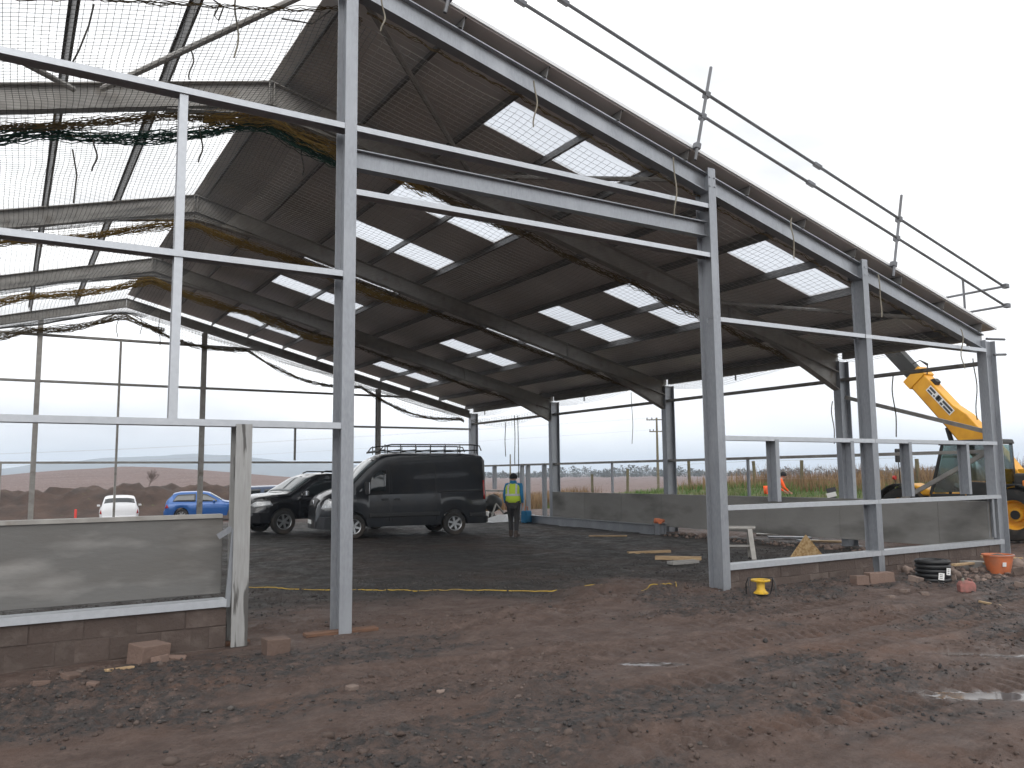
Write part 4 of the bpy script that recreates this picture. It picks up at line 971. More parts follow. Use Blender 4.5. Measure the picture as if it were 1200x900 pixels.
MB().lathe([(.05, -.03), (.05, .03), (.02, .04)], (.27, .1, .33), 'x', 12).build('work_lamp', 'red', mi)

# ------------------------------------------------------------------ people
def skin_fig(name, verts, edges, radii, mname, parent, root=0, sub=2):
    me = bpy.data.meshes.new(name); me.from_pydata(verts, edges, []); ob = bpy.data.objects.new(name, me); COL.objects.link(ob); ob.parent = parent
    me.materials.append(M[mname])
    sk = ob.modifiers.new('skin', 'SKIN'); sk.use_smooth_shade = True
    for i, r_ in enumerate(radii):
        d = me.skin_vertices[0].data[i]; d.radius = (r_, r_) if not isinstance(r_, tuple) else r_; d.use_root = (i == root)
    ss = ob.modifiers.new('sub', 'SUBSURF'); ss.levels = sub; ss.render_levels = sub
    return ob
def person(loc, rz, label, J, vest_m, jacket_m, trouser_m, hat=True):
    e = empty('person', loc, rz, label, 'person')
    # body: one continuous figure (pelvis, spine, neck, arms with hands, legs with feet)
    keys = list(J); ix = {k: i for i, k in enumerate(keys)}
    ed = [('pelvis', 'waist'), ('waist', 'chest'), ('chest', 'neck'), ('neck', 'skull')]
    for s in 'LR':
        ed += [('chest', 'sh'+s), ('sh'+s, 'el'+s), ('el'+s, 'wr'+s), ('wr'+s, 'pa'+s), ('pelvis', 'hip'+s), ('hip'+s, 'kn'+s), ('kn'+s, 'an'+s), ('an'+s, 'to'+s)]
    rad = {'pelvis': (.13, .10), 'waist': (.125, .095), 'chest': (.15, .11), 'neck': .055, 'skull': (.075, .09), 'sh': .058, 'el': .042, 'wr': .028, 'pa': (.036, .018), 'hip': .085, 'kn': .055, 'an': .04, 'to': (.042, .03)}
    V = [J[k] for k in keys]; Rr = [rad[k] if k in rad else rad[k[:-1]] for k in keys]
    E_ = [(ix[a], ix[b]) for a, b in ed]
    # fingers
    for s in 'LR':
        pa, wr = Vector(J['pa'+s]), Vector(J['wr'+s]); d = (pa-wr).normalized(); sd2 = Vector((0, 0, 1)).cross(d); sd2 = sd2.normalized() if sd2.length > .1 else Vector((1, 0, 0))
        fwd = Vector((1, 0, 0)) if abs(d.x) < .8 else Vector((0, 0, -1)); fwd = (fwd-d*fwd.dot(d)).normalized()
        for k, (o_, ln) in enumerate(((-.028, .07), (-.010, .085), (.010, .08), (.028, .06))):
            b0 = pa+fwd*o_; i0 = len(V); cl = d.cross(fwd)*(.5 if s == 'L' else -.5)
            V += [b0+d*.03, b0+d*(.03+ln*.55)+cl*.02, b0+d*(.03+ln*.85)+cl*.06]; Rr += [.010, .009, .007]
            E_ += [(ix['pa'+s], i0), (i0, i0+1), (i0+1, i0+2)]
        i0 = len(V); V += [wr+d*.03+fwd*.045, wr+d*.075+fwd*.06]; Rr += [.011, .009]; E_ += [(ix['wr'+s], i0), (i0, i0+1)]
    skin_fig('body', [tuple(v) for v in V], E_, Rr, 'skin', e)
    def sub(ks, eds, sc, name, mname, parent=e):
        ii = {k: i for i, k in enumerate(ks)}
        return skin_fig(name, [tuple(J[k]) for k in ks], [(ii[a], ii[b]) for a, b in eds], [tuple(x*sc for x in rad[k]) if isinstance(rad.get(k, None), tuple) else (tuple(x*sc for x in rad[k[:-1]]) if isinstance(rad.get(k[:-1]), tuple) else rad.get(k, rad.get(k[:-1]))*sc) for k in ks], mname, parent)
    sub(['pelvis', 'hipL', 'knL', 'anL', 'hipR', 'knR', 'anR'], [('pelvis', 'hipL'), ('hipL', 'knL'), ('knL', 'anL'), ('pelvis', 'hipR'), ('hipR', 'knR'), ('knR', 'anR')], 1.45, 'trousers', trouser_m)
    sub(['chest', 'waist', 'pelvis', 'neck', 'shL', 'elL', 'wrL', 'shR', 'elR', 'wrR'], [('pelvis', 'waist'), ('waist', 'chest'), ('chest', 'neck'), ('chest', 'shL'), ('shL', 'elL'), ('elL', 'wrL'), ('chest', 'shR'), ('shR', 'elR'), ('elR', 'wrR')], 1.2, 'jacket', jacket_m)
    for s in 'LR':
        a, t_ = Vector(J['an'+s]), Vector(J['to'+s]); b = MB(); d = (t_-a); d.z = 0; d.normalize(); sdw = Vector((-d.y, d.x, 0))
        b.obox(a+d*.07+Vector((0, 0, -.035)), d*.14, sdw*.048, (0, 0, .045)); b.obox(a+Vector((0, 0, .04)), d*.06, sdw*.055, (0, 0, .07)); b.build('boot', 'boot', e, bevel=.025)
    sk = Vector(J['skull']); face = Vector(J.get('face', (1, 0, 0))) if False else Vector((1, 0, 0))
    hd = MB(); n1, n2 = 14, 16
    Vh = []; Fh = []
    for i in range(n1+1):
        ph = math.pi*i/n1
        for j in range(n2):
            t_ = 2*math.pi*j/n2; x, y, z = math.sin(ph)*math.cos(t_), math.sin(ph)*math.sin(t_), math.cos(ph)
            k = 1+.10*max(0, x)*(abs(z+.1) < .25)*(abs(y) < .25); jaw = 1-.22*max(0, -z)
            Vh.append((x*.098*k*jaw, y*.078*jaw, z*.122))
    for i in range(n1):
        for j in range(n2): Fh.append((i*n2+j, i*n2+(j+1) % n2, (i+1)*n2+(j+1) % n2, (i+1)*n2+j))
    hd.add([Vector(v)+sk+Vector((.015, 0, .04)) for v in Vh], Fh)
    head = hd.build('head', 'skin', e, smooth=True)
    for sy in (-1, 1):
        MB().lathe([(.022, -.008), (.026, 0), (.018, .01)], sk+Vector((0, sy*.082, .04)), 'y', 10).build('ear', 'skin', head, smooth=True)
        MB().lathe([(.010, 0), (.010, .006), (.004, .008)], sk+Vector((.098, sy*.032, .05)), 'x', 8).build('eye', 'hat', head)
    MB().box(.100, .106, -.022, .022, -.032, -.024).build('mouth', 'red_faded', head, loc=sk+Vector((0, 0, .0)))
    hb = MB(); hv = [(max(.0, math.sin(a)), math.cos(a)) for a in [math.pi*.56*i/7 for i in range(8)]]
    hb.lathe([(.112*s_, .132*c_) for s_, c_ in hv[::-1]], sk+Vector((.005, 0, .05)), 'z', 18); hb.build('hat', 'hat', e, smooth=True)
    return e
JW = {'pelvis': (0, 0, .93), 'waist': (.01, 0, 1.08), 'chest': (.02, 0, 1.32), 'neck': (.03, 0, 1.47), 'skull': (.05, 0, 1.555)}
for s, sg_ in (('L', 1), ('R', -1)):
    st = .10*sg_
    JW.update({'sh'+s: (.01, .19*sg_, 1.40), 'el'+s: (-.03+st*.4, .25*sg_, 1.13), 'wr'+s: (.08+st*.3, .25*sg_, .90), 'pa'+s: (.10+st*.3, .245*sg_, .83),
               'hip'+s: (0, .09*sg_, .88), 'kn'+s: (.05+st, .10*sg_, .48), 'an'+s: (-.02+st*1.6, .10*sg_, .08), 'to'+s: (.12+st*1.6, .115*sg_, .035)})
pl = onZ(602, 631)
p1 = person((pl.x, pl.y, ground_z(pl.x, pl.y)+.01), R(48), 'person walking away in yellow hi-vis vest over a blue jacket', JW, 'hivis', 'blue_cloth', 'dark_cloth')
def vest_mesh(e, J, m_, tape=True):
    # shell lofted round the torso from hem to shoulders, following waist, chest and shoulder widths
    pe, wa, ch, ne = (Vector(J[k]) for k in ('pelvis', 'waist', 'chest', 'neck'))
    ax = [(pe+(wa-pe)*.0, .205, .165), (wa, .20, .155), (wa+(ch-wa)*.5, .21, .165), (ch, .215, .165), (ch+(ne-ch)*.45, .20, .13), (ch+(ne-ch)*.72, .14, .095), (ch+(ne-ch)*.92, .085, .075)]
    V = []; F = []; n_ = 24
    for i, (c, a, b_) in enumerate(ax):
        for j in range(n_):
            t_ = 2*math.pi*j/n_; V.append(c+Vector((b_*math.cos(t_), a*math.sin(t_), 0))*(1+.02*math.sin(5*t_+i)))
    for i in range(len(ax)-1):
        for j in range(n_): F.append((i*n_+j, i*n_+(j+1) % n_, (i+1)*n_+(j+1) % n_, (i+1)*n_+j))
    v = MB().add(V, F).build('vest', m_, e, smooth=True); so_ = v.modifiers.new('thick', 'SOLIDIFY'); so_.thickness = .012; so_.offset = 1
    if tape:
        for f_ in (.25,):
            c = wa+(ch-wa)*f_; VV = []; FF = []
            for dz in (-.028, .028):
                for j in range(n_): t_ = 2*math.pi*j/n_; VV.append(c+Vector((.178*math.cos(t_), .222*math.sin(t_), dz)))
            for j in range(n_): FF.append((j, (j+1) % n_, n_+(j+1) % n_, n_+j))
            tp = MB().add(VV, FF).build('reflective_band', 'reflect', v); so_ = tp.modifiers.new('thick', 'SOLIDIFY'); so_.thickness = .006; so_.offset = 1
        for sy in (-1, 1):
            pts = [(wa+(ch-wa)*.3)+Vector((-.176, sy*.11, 0)), ch+Vector((-.178, sy*.115, 0)), ch+(ne-ch)*.45+Vector((-.135, sy*.11, .005)), ch+(ne-ch)*.62+Vector((-.02, sy*.10, .06))]
            b = MB()
            for a, c in zip(pts[:-1], pts[1:]): b.bar(a, c, (0, 1, 0), .05, .008)
            b.build('reflective_brace', 'reflect', v)
    return v
vest_mesh(p1, JW, 'hivis')
nk = MB().lathe([(.095, 1.44), (.10, 1.48), (.085, 1.53)], (.02, 0, 0), 'z', 16).build('collar', 'blue_cloth', p1, smooth=True)
# bent person outside the right wall
JB = {'pelvis': (0, 0, .80), 'waist': (.10, 0, .92), 'chest': (.30, 0, 1.04), 'neck': (.40, 0, 1.14), 'skull': (.46, 0, 1.20)}
for s, sg_ in (('L', 1), ('R', -1)):
    JB.update({'sh'+s: (.30, .19*sg_, 1.08), 'el'+s: (.38, .27*sg_, .83), 'wr'+s: (.55, .20*sg_, .70), 'pa'+s: (.61, .18*sg_, .66),
               'hip'+s: (0, .10*sg_, .77), 'kn'+s: (.22, .13*sg_, .44), 'an'+s: (.0, .13*sg_, .08), 'to'+s: (.15, .14*sg_, .035)})
pq = onX(903, 570, 19.4)
p2 = person((pq.x, pq.y, ground_z(pq.x, pq.y)+.0), R(-28), 'person in an orange hi-vis jacket bending down behind the concrete wall', JB, 'hivis_orange', 'hivis_orange', 'hivis_orange')

# ------------------------------------------------------------------ things standing and lying about
def thing(mb, name, mname, label, cat, loc, rot=(0, 0, 0), bevel=0, group=None, smooth=False):
    o = mb.build(name, mname, None, bevel=bevel, smooth=smooth); o.location = loc; o.rotation_euler = rot; tag(o, label, cat, group); return o
def g3(px, py, dz=0.0):
    q = onZ(px, py); return Vector((q.x, q.y, ground_z(q.x, q.y)+dz))
def rough_box(a, b, c, j=.12):
    m_ = MB().box(-a/2, a/2, -b/2, b/2, 0, c); m_.v = [(x+random.uniform(-j, j)*a*.3, y+random.uniform(-j, j)*b*.3, z+random.uniform(-j, j)*c*.25) for x, y, z in m_.v]; return m_
# blocks and bricks in front
for (px, py, a, b, c, rz, tilt, mn, lab, nm, cat) in (
    (172, 776, .30, .22, .20, .5, .10, 'brick', 'large squared brown block lying before the left block wall', 'stone_block', 'block'),
    (323, 764, .24, .17, .17, .1, .03, 'brick', 'square brown block beside the foot of the muddy door jamb', 'stone_block', 'block'),
    (188, 779, .16, .10, .10, .9, .2, 'brick', 'broken brick against the large squared block', 'brick', 'brick'),
    (206, 774, .18, .09, .06, -.4, .15, 'brick', 'flat brick right of the broken brick by the left wall', 'brick', 'brick'),
    (82, 797, .15, .10, .05, .7, .2, 'brick', 'pale flat brick fragment second from the left in the mud', 'brick', 'brick'),
    (47, 802, .14, .10, .05, .2, .25, 'brick', 'pale flat brick fragment farthest left in the mud', 'brick', 'brick'),
    (108, 806, .12, .08, .04, 1.2, .2, 'brick', 'small flat brick fragment right of the two pale ones', 'brick', 'brick'),
    (95, 790, .14, .07, .04, 1.2, .2, 'stone', 'small brown stone behind the pale brick fragments', 'stone', 'stone'),
    (140, 787, .24, .07, .035, .3, .1, 'timber', 'thin offcut of wood left of the large squared block', 'wood_offcut', 'offcut'),
    (1008, 687, .24, .15, .14, -.2, .05, 'brick', 'half block left of the long block by the second post', 'stone_block', 'block'),
    (1031, 683, .45, .15, .17, -.25, .02, 'brick', 'long brown block at the foot of the second post', 'stone_block', 'block'),
    (1060, 693, .16, .12, .05, .3, .1, 'stone', 'pale flat stone in front of the coil of pipe', 'stone', 'stone'),
    (1083, 697, .18, .10, .05, .8, .1, 'stone', 'pale flat stone left of the red can', 'stone', 'stone'),
    (1043, 702, .14, .09, .04, .1, .1, 'stone', 'flat stone farthest left before the right block wall', 'stone', 'stone'),
    (1116, 681, .20, .14, .09, .5, .2, 'stone', 'brown stone between the coil and the red can', 'stone', 'stone'),
    (1072, 684, .22, .16, .12, .2, .2, 'stone', 'lump of brown stone at the left foot of the coil', 'stone', 'stone'),
    (1142, 668, .38, .22, .16, -.4, .03, 'concrete', 'grey concrete block between the coil and the bucket', 'concrete_block', 'block'),
    (1196, 676, .22, .16, .13, .4, .2, 'stone', 'stone at the right edge near the orange bucket', 'stone', 'stone'),
    (865+330, 688, .2, .15, .08, .4, .2, 'stone', 'muddy flat stone in front of the bucket', 'stone', 'stone'),
    (412, 812, .10, .07, .04, .4, .1, 'stone', 'lone small pebble in the middle of the foreground mud', 'stone', 'stone'),
    (518, 813, .08, .06, .035, .1, .1, 'stone', 'pale pebble right of centre in the foreground mud', 'stone', 'stone')):
    thing(rough_box(a, b, c), nm, mn, lab, cat, g3(px, py, -.02), (tilt*random.choice((-1, 1)), tilt*.5, rz), .008)
# timber offcuts at the column feet
thing(MB().box(-.42, .42, -.06, .06, 0, .035), 'shutter_board', 'oldwood', 'wet brown board at the foot of the tall ridge post', 'board', g3(400, 744, .0), (.05, .02, .05), .004)
thing(MB().box(-.25, .25, -.08, .08, 0, .06), 'shutter_board', 'oldwood', 'wet brown board left of the muddy door jamb', 'board', g3(262, 757, -.02), (.05, .02, .12), .004)
# timbers on the floor inside
def plank(px0, py0, px1, py1, w_, t_, mname, name, lab, cat='plank', dz=.0):
    a, b = g3(px0, py0), g3(px1, py1); c = (a+b)/2; ln = (b-a).length; rz = math.atan2(b.y-a.y, b.x-a.x)
    return thing(MB().box(-ln/2, ln/2, -w_/2, w_/2, 0, t_), name, mname, lab, cat, c+Vector((0, 0, dz)), (0, 0, rz), .004)
plank(736, 651, 785, 649, .12, .05, 'timber', 'timber_batten', 'pale timber batten lying alone on the dark floor')
plank(768, 657, 822, 658, .14, .07, 'timber', 'timber_batten', 'pale marked timber batten right beside the door post')
plank(785, 663, 816, 661, .2, .06, 'concrete', 'concrete_kerb', 'dusty grey concrete piece before the right batten', 'concrete')
plank(690, 630, 735, 630, .1, .03, 'timber', 'timber_batten', 'thin timber batten before the lying steel beam')
plank(1148, 707, 1172, 712, .04, .025, 'timber', 'stick', 'thin pale stick lying in the mud near the red can')
for i, (a, b, c, d, lab) in enumerate(((1118, 675, 1147, 667, 'pale batten leaning on the grey concrete block'), (1140, 664, 1166, 672, 'pale batten running from the block to the bucket'), (1150, 662, 1200, 662, 'long pale batten behind the orange bucket'))):
    p = plank(a, b, c, d, .07, .035, 'timber', 'timber_batten', lab, dz=.10); p.rotation_euler.x = .1; p.rotation_euler.y = .05*(-1)**i
# steel beam lying by the wall
a, b = Vector((12.78, 16.9, .03)), Vector((12.42, 9.0, .03)); bb = MB().ibeam((0, -4, .155), (0, 4, .155), (0, 0, 1), .29, .17, .014, .01)
bm0 = thing(bb, 'lying_beam', 'galv', 'long galvanised beam lying along the foot of the concrete wall', 'steel beam', ((a.x+b.x)/2, (a.y+b.y)/2, .0), (0, 0, math.atan2(b.y-a.y, b.x-a.x)-math.pi/2+math.pi))
bo_ = empty('beam_prop', (12.42, 8.7, 0), 0, 'short steel stub stood at the near end of the lying beam', 'steel stub'); MB().ibeam((0, 0, 0), (0, 0, .33), (1, 0, 0), .25, .2).build('stub', 'galv', bo_); MB().box(-.15, .15, -.12, .12, .332, .345).build('cap_plate', 'galv', bo_)
sk_ = MB()
for i in range(9):
    sk_.obox((random.uniform(-.13, .13), random.uniform(-.09, .09), .05+random.uniform(-.02, .05)), (.07, .02, random.uniform(-.03, .03)), (-.02, .05, .01), (.01, .01, .03))
thing(sk_, 'crumpled_bag', 'orange', 'crumpled orange and white bag lying on the end of the beam', 'bag', (12.42, 8.75, .35), (0, 0, .4), .02)
# trestle
tr_ = empty('steel_trestle', (9.30, 3.02, 0), R(-38), 'grey steel trestle standing behind the low block wall', 'trestle')
MB().tube([(-.44, 0, .62), (.44, 0, .62)], .045, 12).build('top_bar', 'steel_dull', tr_, smooth=True)
for sx in (-1, 1):
    for sy in (-1, 1): MB().bar((sx*.33, sy*.03, .60), (sx*.36, sy*.24, .0), (1, 0, 0), .09, .03).build('leg', 'steel_dull', tr_)
    MB().bar((sx*.35, -.15, .28), (sx*.35, .15, .28), (0, 0, 1), .03, .03).build('stretcher', 'galv', tr_)
MB().bar((-.34, -.14, .28), (.34, -.14, .28), (0, 0, 1), .04, .02).build('cross_rail', 'steel_dull', tr_)
thing(MB().prism([(-.40, 0), (.42, 0), (.02, .56)], -.01, .01), 'osb_offcut', 'osb', 'triangular offcut of chipboard leaning behind the low block wall', 'board', (9.75, 1.6, .0), (-.25, 0, R(-40)))
# rubble strip at the wall's foot, metal offcuts
k = 0
for (px, py, ln, rz, mn, lab) in ((925, 633, 1.1, -.5, 'galv', 'flat galvanised strip on the floor before the concrete wall'), (948, 636, .6, -.3, 'galv', 'short galvanised offcut right of the flat strip'), (900, 629, .6, -.8, 'steel_dull', 'short dark offcut left of the flat strip'), (970, 637, 1.0, -.6, 'timber', 'thin batten under the concrete wall behind the second post')):
    thing(MB().box(-ln/2, ln/2, -.08, .08, 0, .04), 'offcut', mn, lab, 'offcut', g3(px, py, .02), (.05, .03, rz), .004)
rx = rng.uniform(12.1, 12.95, 260); ry = rng.uniform(.4, 8.3, 260); rsz = rng.gamma(1.6, .017, 260)+.01
stones('wall_rubble', np.stack([rx, ry, zgrid(rx, ry)+rsz*.3], -1), rsz, 'stone', 'broken stone and rubble along the foot of the concrete wall', 'rubble')
rx = rng.uniform(9.6, 13.2, 240); ry = rng.uniform(-1.7, -.25, 240); rsz = rng.gamma(1.7, .022, 240)+.012
stones('yard_rubble', np.stack([rx, ry, zgrid(rx, ry)+rsz*.3], -1), rsz, 'stone', 'small rubble strewn round the bucket and coil', 'rubble')
# cable reel
cr_ = empty('cable_reel', g3(892, 699, .0), R(-30), 'small yellow cable reel on a black wire stand in the mud', 'cable reel')
MB().lathe([(.13, .20), (.135, .215), (.13, .225), (.06, .215), (.055, .10), (.07, .07), (.10, .045), (.10, .03)], n=24).build('drum', 'yellow', cr_, smooth=True)
for sx in (-1, 1):
    MB().tube([(sx*.17, -.12, .0), (sx*.19, -.05, .16), (sx*.17, .0, .25), (sx*.19, .06, .16), (sx*.17, .12, .0)], .008, 6).build('stand', 'black_pipe', cr_, smooth=True)
MB().tube([(-.17, 0, .25), (.17, 0, .25)], .008, 6).build('handle', 'black_pipe', cr_, smooth=True)
# pipe coil
co = empty('pipe_coil', g3(1094, 681, -.01), .3, 'coil of ribbed black drainage pipe with white tags', 'pipe coil')
for k in range(5):
    for rr_i, nm in ((.26, 'outer_turn'), (.185, 'inner_turn')):
        pts = []; ring = MB(); n1 = 40
        for i in range(n1):
            t_ = 2*math.pi*i/n1
            pts.append((rr_i*math.cos(t_), rr_i*math.sin(t_), .04+k*.078))
        ring.tube(pts+[pts[0]], .039, 8, False, [.039-(.004 if i % 2 else 0) for i in range(n1+1)]); ring.build(nm, 'black_pipe', co, smooth=True)
for (t_, z) in ((-2.45, .12), (-1.95, .20)):
    o_ = MB().box(-.05, .05, -.004, .004, -.06, .06).build('tag', 'white', co, loc=(.305*math.cos(t_), .305*math.sin(t_), z)); o_.rotation_euler = (.05, .1, t_+math.pi/2)
    pr_ = MB()
    for zz in (-.03, .0, .03): pr_.box(-.03, .02, -.0055, -.0045, zz-.005, zz+.005)
    pr_.build('tag_print', 'print', o_)
# red can
jc = empty('fuel_can', g3(1133, 694, -.005), R(-35), 'faded red plastic fuel can standing alone in the mud', 'fuel can')
MB().prism([(-.15, 0), (.15, 0), (.16, .14), (.13, .21), (.02, .24), (-.12, .22), (-.16, .15)], -.09, .09).build('can_body', 'red_faded', jc, bevel=.03)
MB().lathe([(.028, .22), (.028, .27), (.02, .28)], (-.06, 0, 0), n=12).build('cap', 'rope', jc, smooth=True)
MB().tube([(.0, 0, .225), (.04, 0, .27), (.10, 0, .25), (.13, 0, .19)], .014, 8).build('handle', 'red_faded', jc, smooth=True)
jc.scale = (.72,)*3; co.scale = (.88,)*3
# bucket
bk = empty('bucket', g3(1171, 672, -.005), 0, 'orange builder bucket filled with rubble by the corner column', 'bucket')
MB().lathe([(.14, .0), (.20, .27), (.215, .27), (.215, .29), (.19, .29), (.13, .02)], n=24).build('bucket_body', 'orange', bk, smooth=True)
MB().tube([(.21*math.cos(t_), .21*math.sin(t_), .27-.02*math.sin(t_)) for t_ in [math.pi*i/12+math.pi for i in range(13)]], .006, 6).build('bail', 'galv', bk, smooth=True)
MB().lathe([(.18, .22), (.12, .27), (.02, .30)], n=12).build('rubble_fill', 'stone', bk)
o_ = MB().box(-.03, .02, -.003, .003, -.02, .04).build('bucket_label', 'white', bk, loc=(-.115, -.15, .15)); o_.rotation_euler = (.22, 0, -.64)
bk.scale = (1.15,)*3
# yellow hose on the ground
def hose(pts, lab, r=.008):
    P_ = []
    for (a, b), (c, d) in zip(pts[:-1], pts[1:]):
        for i in range(12): P_.append((a+(c-a)*i/12, b+(d-b)*i/12))
    P_.append(pts[-1]); Q = [onZ(x, y) for x, y in P_]
    Q = [Vector((q.x, q.y, ground_z(q.x, q.y)+.006)) for q in Q]
    m_ = MB().tube(Q, r, 6); c0_ = Q[0]; m_.v = [tuple(Vector(v)-c0_) for v in m_.v]
    return thing(m_, 'yellow_hose', 'hose', lab, 'hose', c0_, smooth=True)
hose([(289, 690), (330, 692), (420, 693), (470, 695), (560, 694), (640, 694), (713, 693)], 'yellow hose stretched across the floor behind the tall post')
hose([(752, 697), (756, 693.5), (762, 691), (770, 689.6), (778, 689.2), (785, 690), (790, 692), (793, 695)], 'short curl of yellow hose near the door post')
# plastic sheets, barrow and gear by the far opening
def crumple(sz, h, n_=9, seed=1):
    rs = random.Random(seed); b = MB(); V = []; F = []
    for i in range(n_):
        for j in range(n_):
            u, v = i/(n_-1)-.5, j/(n_-1)-.5; V.append((u*sz[0]*(1+rs.uniform(-.12, .12)), v*sz[1]*(1+rs.uniform(-.12, .12)), h*max(0, 1-(u*u+v*v)*4.2)*rs.uniform(.3, 1)+.01))
    for i in range(n_-1):
        for j in range(n_-1): F.append((i*n_+j, (i+1)*n_+j, (i+1)*n_+j+1, i*n_+j+1))
    b.add(V, F); return b
s_ = thing(crumple((1.6, 1.0), .3), 'plastic_sheet', 'sheet_white', 'white plastic sheet crumpled on the ground behind the walking person', 'plastic sheet', g3(589, 613, .0))
s_ = thing(crumple((.8, .6), .25, seed=4), 'plastic_sheet', 'sheet_white', 'small white plastic sheet by the end of the lying beam', 'plastic sheet', g3(623, 612, .0))
mx_ = empty('cement_mixer', g3(577, 611, .0), .3, 'small grey mixer standing between the van and the walking person', 'mixer')
MB().lathe([(.10, -.32), (.30, -.12), (.33, .05), (.22, .32), (.20, .34)], (0, 0, .62), 'x', 20).build('drum', 'machine_black', mx_, smooth=True)
for sy in (-1, 1):
    MB().bar((-.1, sy*.28, .62), (-.45, sy*.34, .02), (0, 1, 0), .05, .05).build('leg', 'steel_dull', mx_); MB().bar((-.1, sy*.28, .62), (.38, sy*.34, .14), (0, 1, 0), .05, .05).build('leg', 'steel_dull', mx_)
    MB().lathe([(.14, -.03), (.15, 0), (.14, .03)], (.38, sy*.38, .15), 'y', 16).build('wheel', 'black_rubber', mx_)
MB().tube([(.1, .3, .62), (.25, .36, .9), (.45, .3, .95), (.5, .1, .85)], .02, 6).build('tipping_handle', 'oldwood', mx_, smooth=True)
for i, (px, py) in enumerate(((564, 607), (571, 607))):
    thing(MB().lathe([(.07, 0), (.09, .17), (.1, .17), (.1, .19), (.085, .19), (.06, .02)], n=16), 'white_pot', 'white', ('white pot on the ground nearest the van bumper', 'white pot right of the one by the van bumper')[i], 'pot', g3(px, py), (0, 0, .3), .02)
bg_ = empty('tool_bag', tuple(g3(617, 614)), .4, 'blue tool bag on the ground right of the walking person', 'bag')
MB().prism([(-.2, 0), (.2, 0), (.17, .42), (-.17, .42)], -.12, .12).build('bag_body', 'blue_cloth', bg_, bevel=.04)
MB().tube([(-.1, 0, .42), (-.08, 0, .55), (.08, 0, .55), (.1, 0, .42)], .018, 6).build('handle', 'orange', bg_, smooth=True)
wq_ = onX(974, 568, 17.6)
sg2 = empty('marker_sign', (wq_.x, wq_.y, gz(wq_.x, wq_.y)), R(-60), 'small black and white striped marker on the grass bank', 'marker')
MB().box(-.03, .03, -.02, .02, 0, .95).build('stake', 'post_wood', sg2)
for i in range(4): MB().obox((0.0, -.03, .62+i*.14), (.13, 0, .03), (0, .008, 0), (-.02, 0, .065)).build('stripe', 'white' if i % 2 == 0 else 'print', sg2)
rq = onZ(88, 613, -.4)
rp_ = empty('marker_post', (rq.x, rq.y, gz(rq.x, rq.y)), 0, 'short red marker post at the foot of the earth bank', 'post')
MB().lathe([(.06, 0), (.06, .62), (.03, .66)], n=10).build('post', 'red', rp_, smooth=True); MB().lathe([(.16, 0), (.16, .04), (.07, .06)], n=12).build('foot', 'red', rp_)

# ------------------------------------------------------------------ beyond: spoil heap, fences, pole, scrub, woods, hills
def heap():
    xs_ = np.arange(-34, 20, .28); ys_ = np.arange(34.5, 46, .28); X, Y = np.meshgrid(xs_, ys_, indexing='ij')
    prof = np.exp(-((Y-40+.4*np.sin(X*.35))/2.4)**2)
    ends = smooth01(X, -33.5, -29)*(1-smooth01(X, 12, 19.5))
    H = prof*(1.55+1.1*(fbm(X*.22, Y*.3, 3)-.5))*ends+prof*ends*(.9*(fbm(X*1.1, Y*1.1, 4, .62)-.5)+.35*(fbm(X*3.3, Y*3.3, 2)-.5))
    Z = ground_base(X, Y)+np.maximum(H, 0)-.06*(1-prof*ends)-.06
    nx_, ny_ = X.shape; c = np.array([-7, 40, -.35]); V = np.stack([X, Y, Z], -1).reshape(-1, 3)-c; id_ = np.arange(nx_*ny_).reshape(nx_, ny_)
    o = np_mesh('earth_bank', V, np.stack([id_[:-1, :-1], id_[1:, :-1], id_[1:, 1:], id_[:-1, 1:]], -1).reshape(-1, 4), 'earth', smooth=True); o.location = c
    tag(o, 'long dark bank of dug earth behind the parked cars', 'earth bank')
heap()
# field fence: posts placed in a line outside the right-hand wall
ff = empty('field_fence', (24, 16, gz(24, 16)), 0, 'weathered post and wire field fence beyond the right-hand wall', 'fence')
FP = [(onX(px, 560, 0+X), px, X) for px, X in ((1075, 23.2), (940, 22.6), (884, 22.2), (808, 21.8), (735, 21.6), (694, 21.5), (604, 21.4))]
prevp = None
for i, (q, px, X) in enumerate(FP):
    z = gz(q.x, q.y); h = 1.0+random.uniform(-.03, .06) if i < 3 else 1.25
    o = MB().tube([(0, 0, -.2), (random.uniform(-.02, .02), 0, h*.5), (random.uniform(-.04, .04), random.uniform(-.03, .03), h)], .065, 9).build('post', 'post_wood', ff, smooth=True, loc=Vector((q.x, q.y, z))-ff.location)
    if prevp is not None:
        for hh in (.35, .7, 1.05):
            a = Vector((prevp.x, prevp.y, gz(prevp.x, prevp.y)+hh))-ff.location; b = Vector((q.x, q.y, z+hh))-ff.location
            MB().tube([a, (a+b)/2-Vector((0, 0, .02)), b], .005, 4).build('wire', 'steel_dull', ff)
    prevp = q
def pole(px, d, htop, lab, name='utility_pole', arms=True):
    r_ = ray(px, 550); h = Vector((r_.x, r_.y, 0)).normalized(); c = Vector((CAM.x, CAM.y, 0))+h*d; z = gz(c.x, c.y)
    e = empty(name, (c.x, c.y, z-.1), math.atan2(h.y, h.x)-math.pi/2, lab, 'utility pole')
    MB().tube([(0, 0, 0), (0, 0, htop*.5), (.02, 0, htop)], .14, 10, True, [.16, .14, .10]).build('pole', 'post_wood', e, smooth=True)
    if arms:
        for z_, w_ in ((htop-.25, 1.15), (htop-1.6, .85)):
            a = MB().box(-w_, w_, -.06, .06, z_-.06, z_+.06).build('cross_arm', 'post_wood', e)
            for x in (-w_+.08, w_-.08, -w_*.45): MB().lathe([(.04, z_+.06), (.06, z_+.14), (.05, z_+.26), (.02, z_+.28)], (x, 0, 0), n=8).build('insulator', 'print', a)
    return e, c, z
e1, c1, z1 = pole(771, 96, 8.3, 'wooden power pole with two cross arms in the far field')
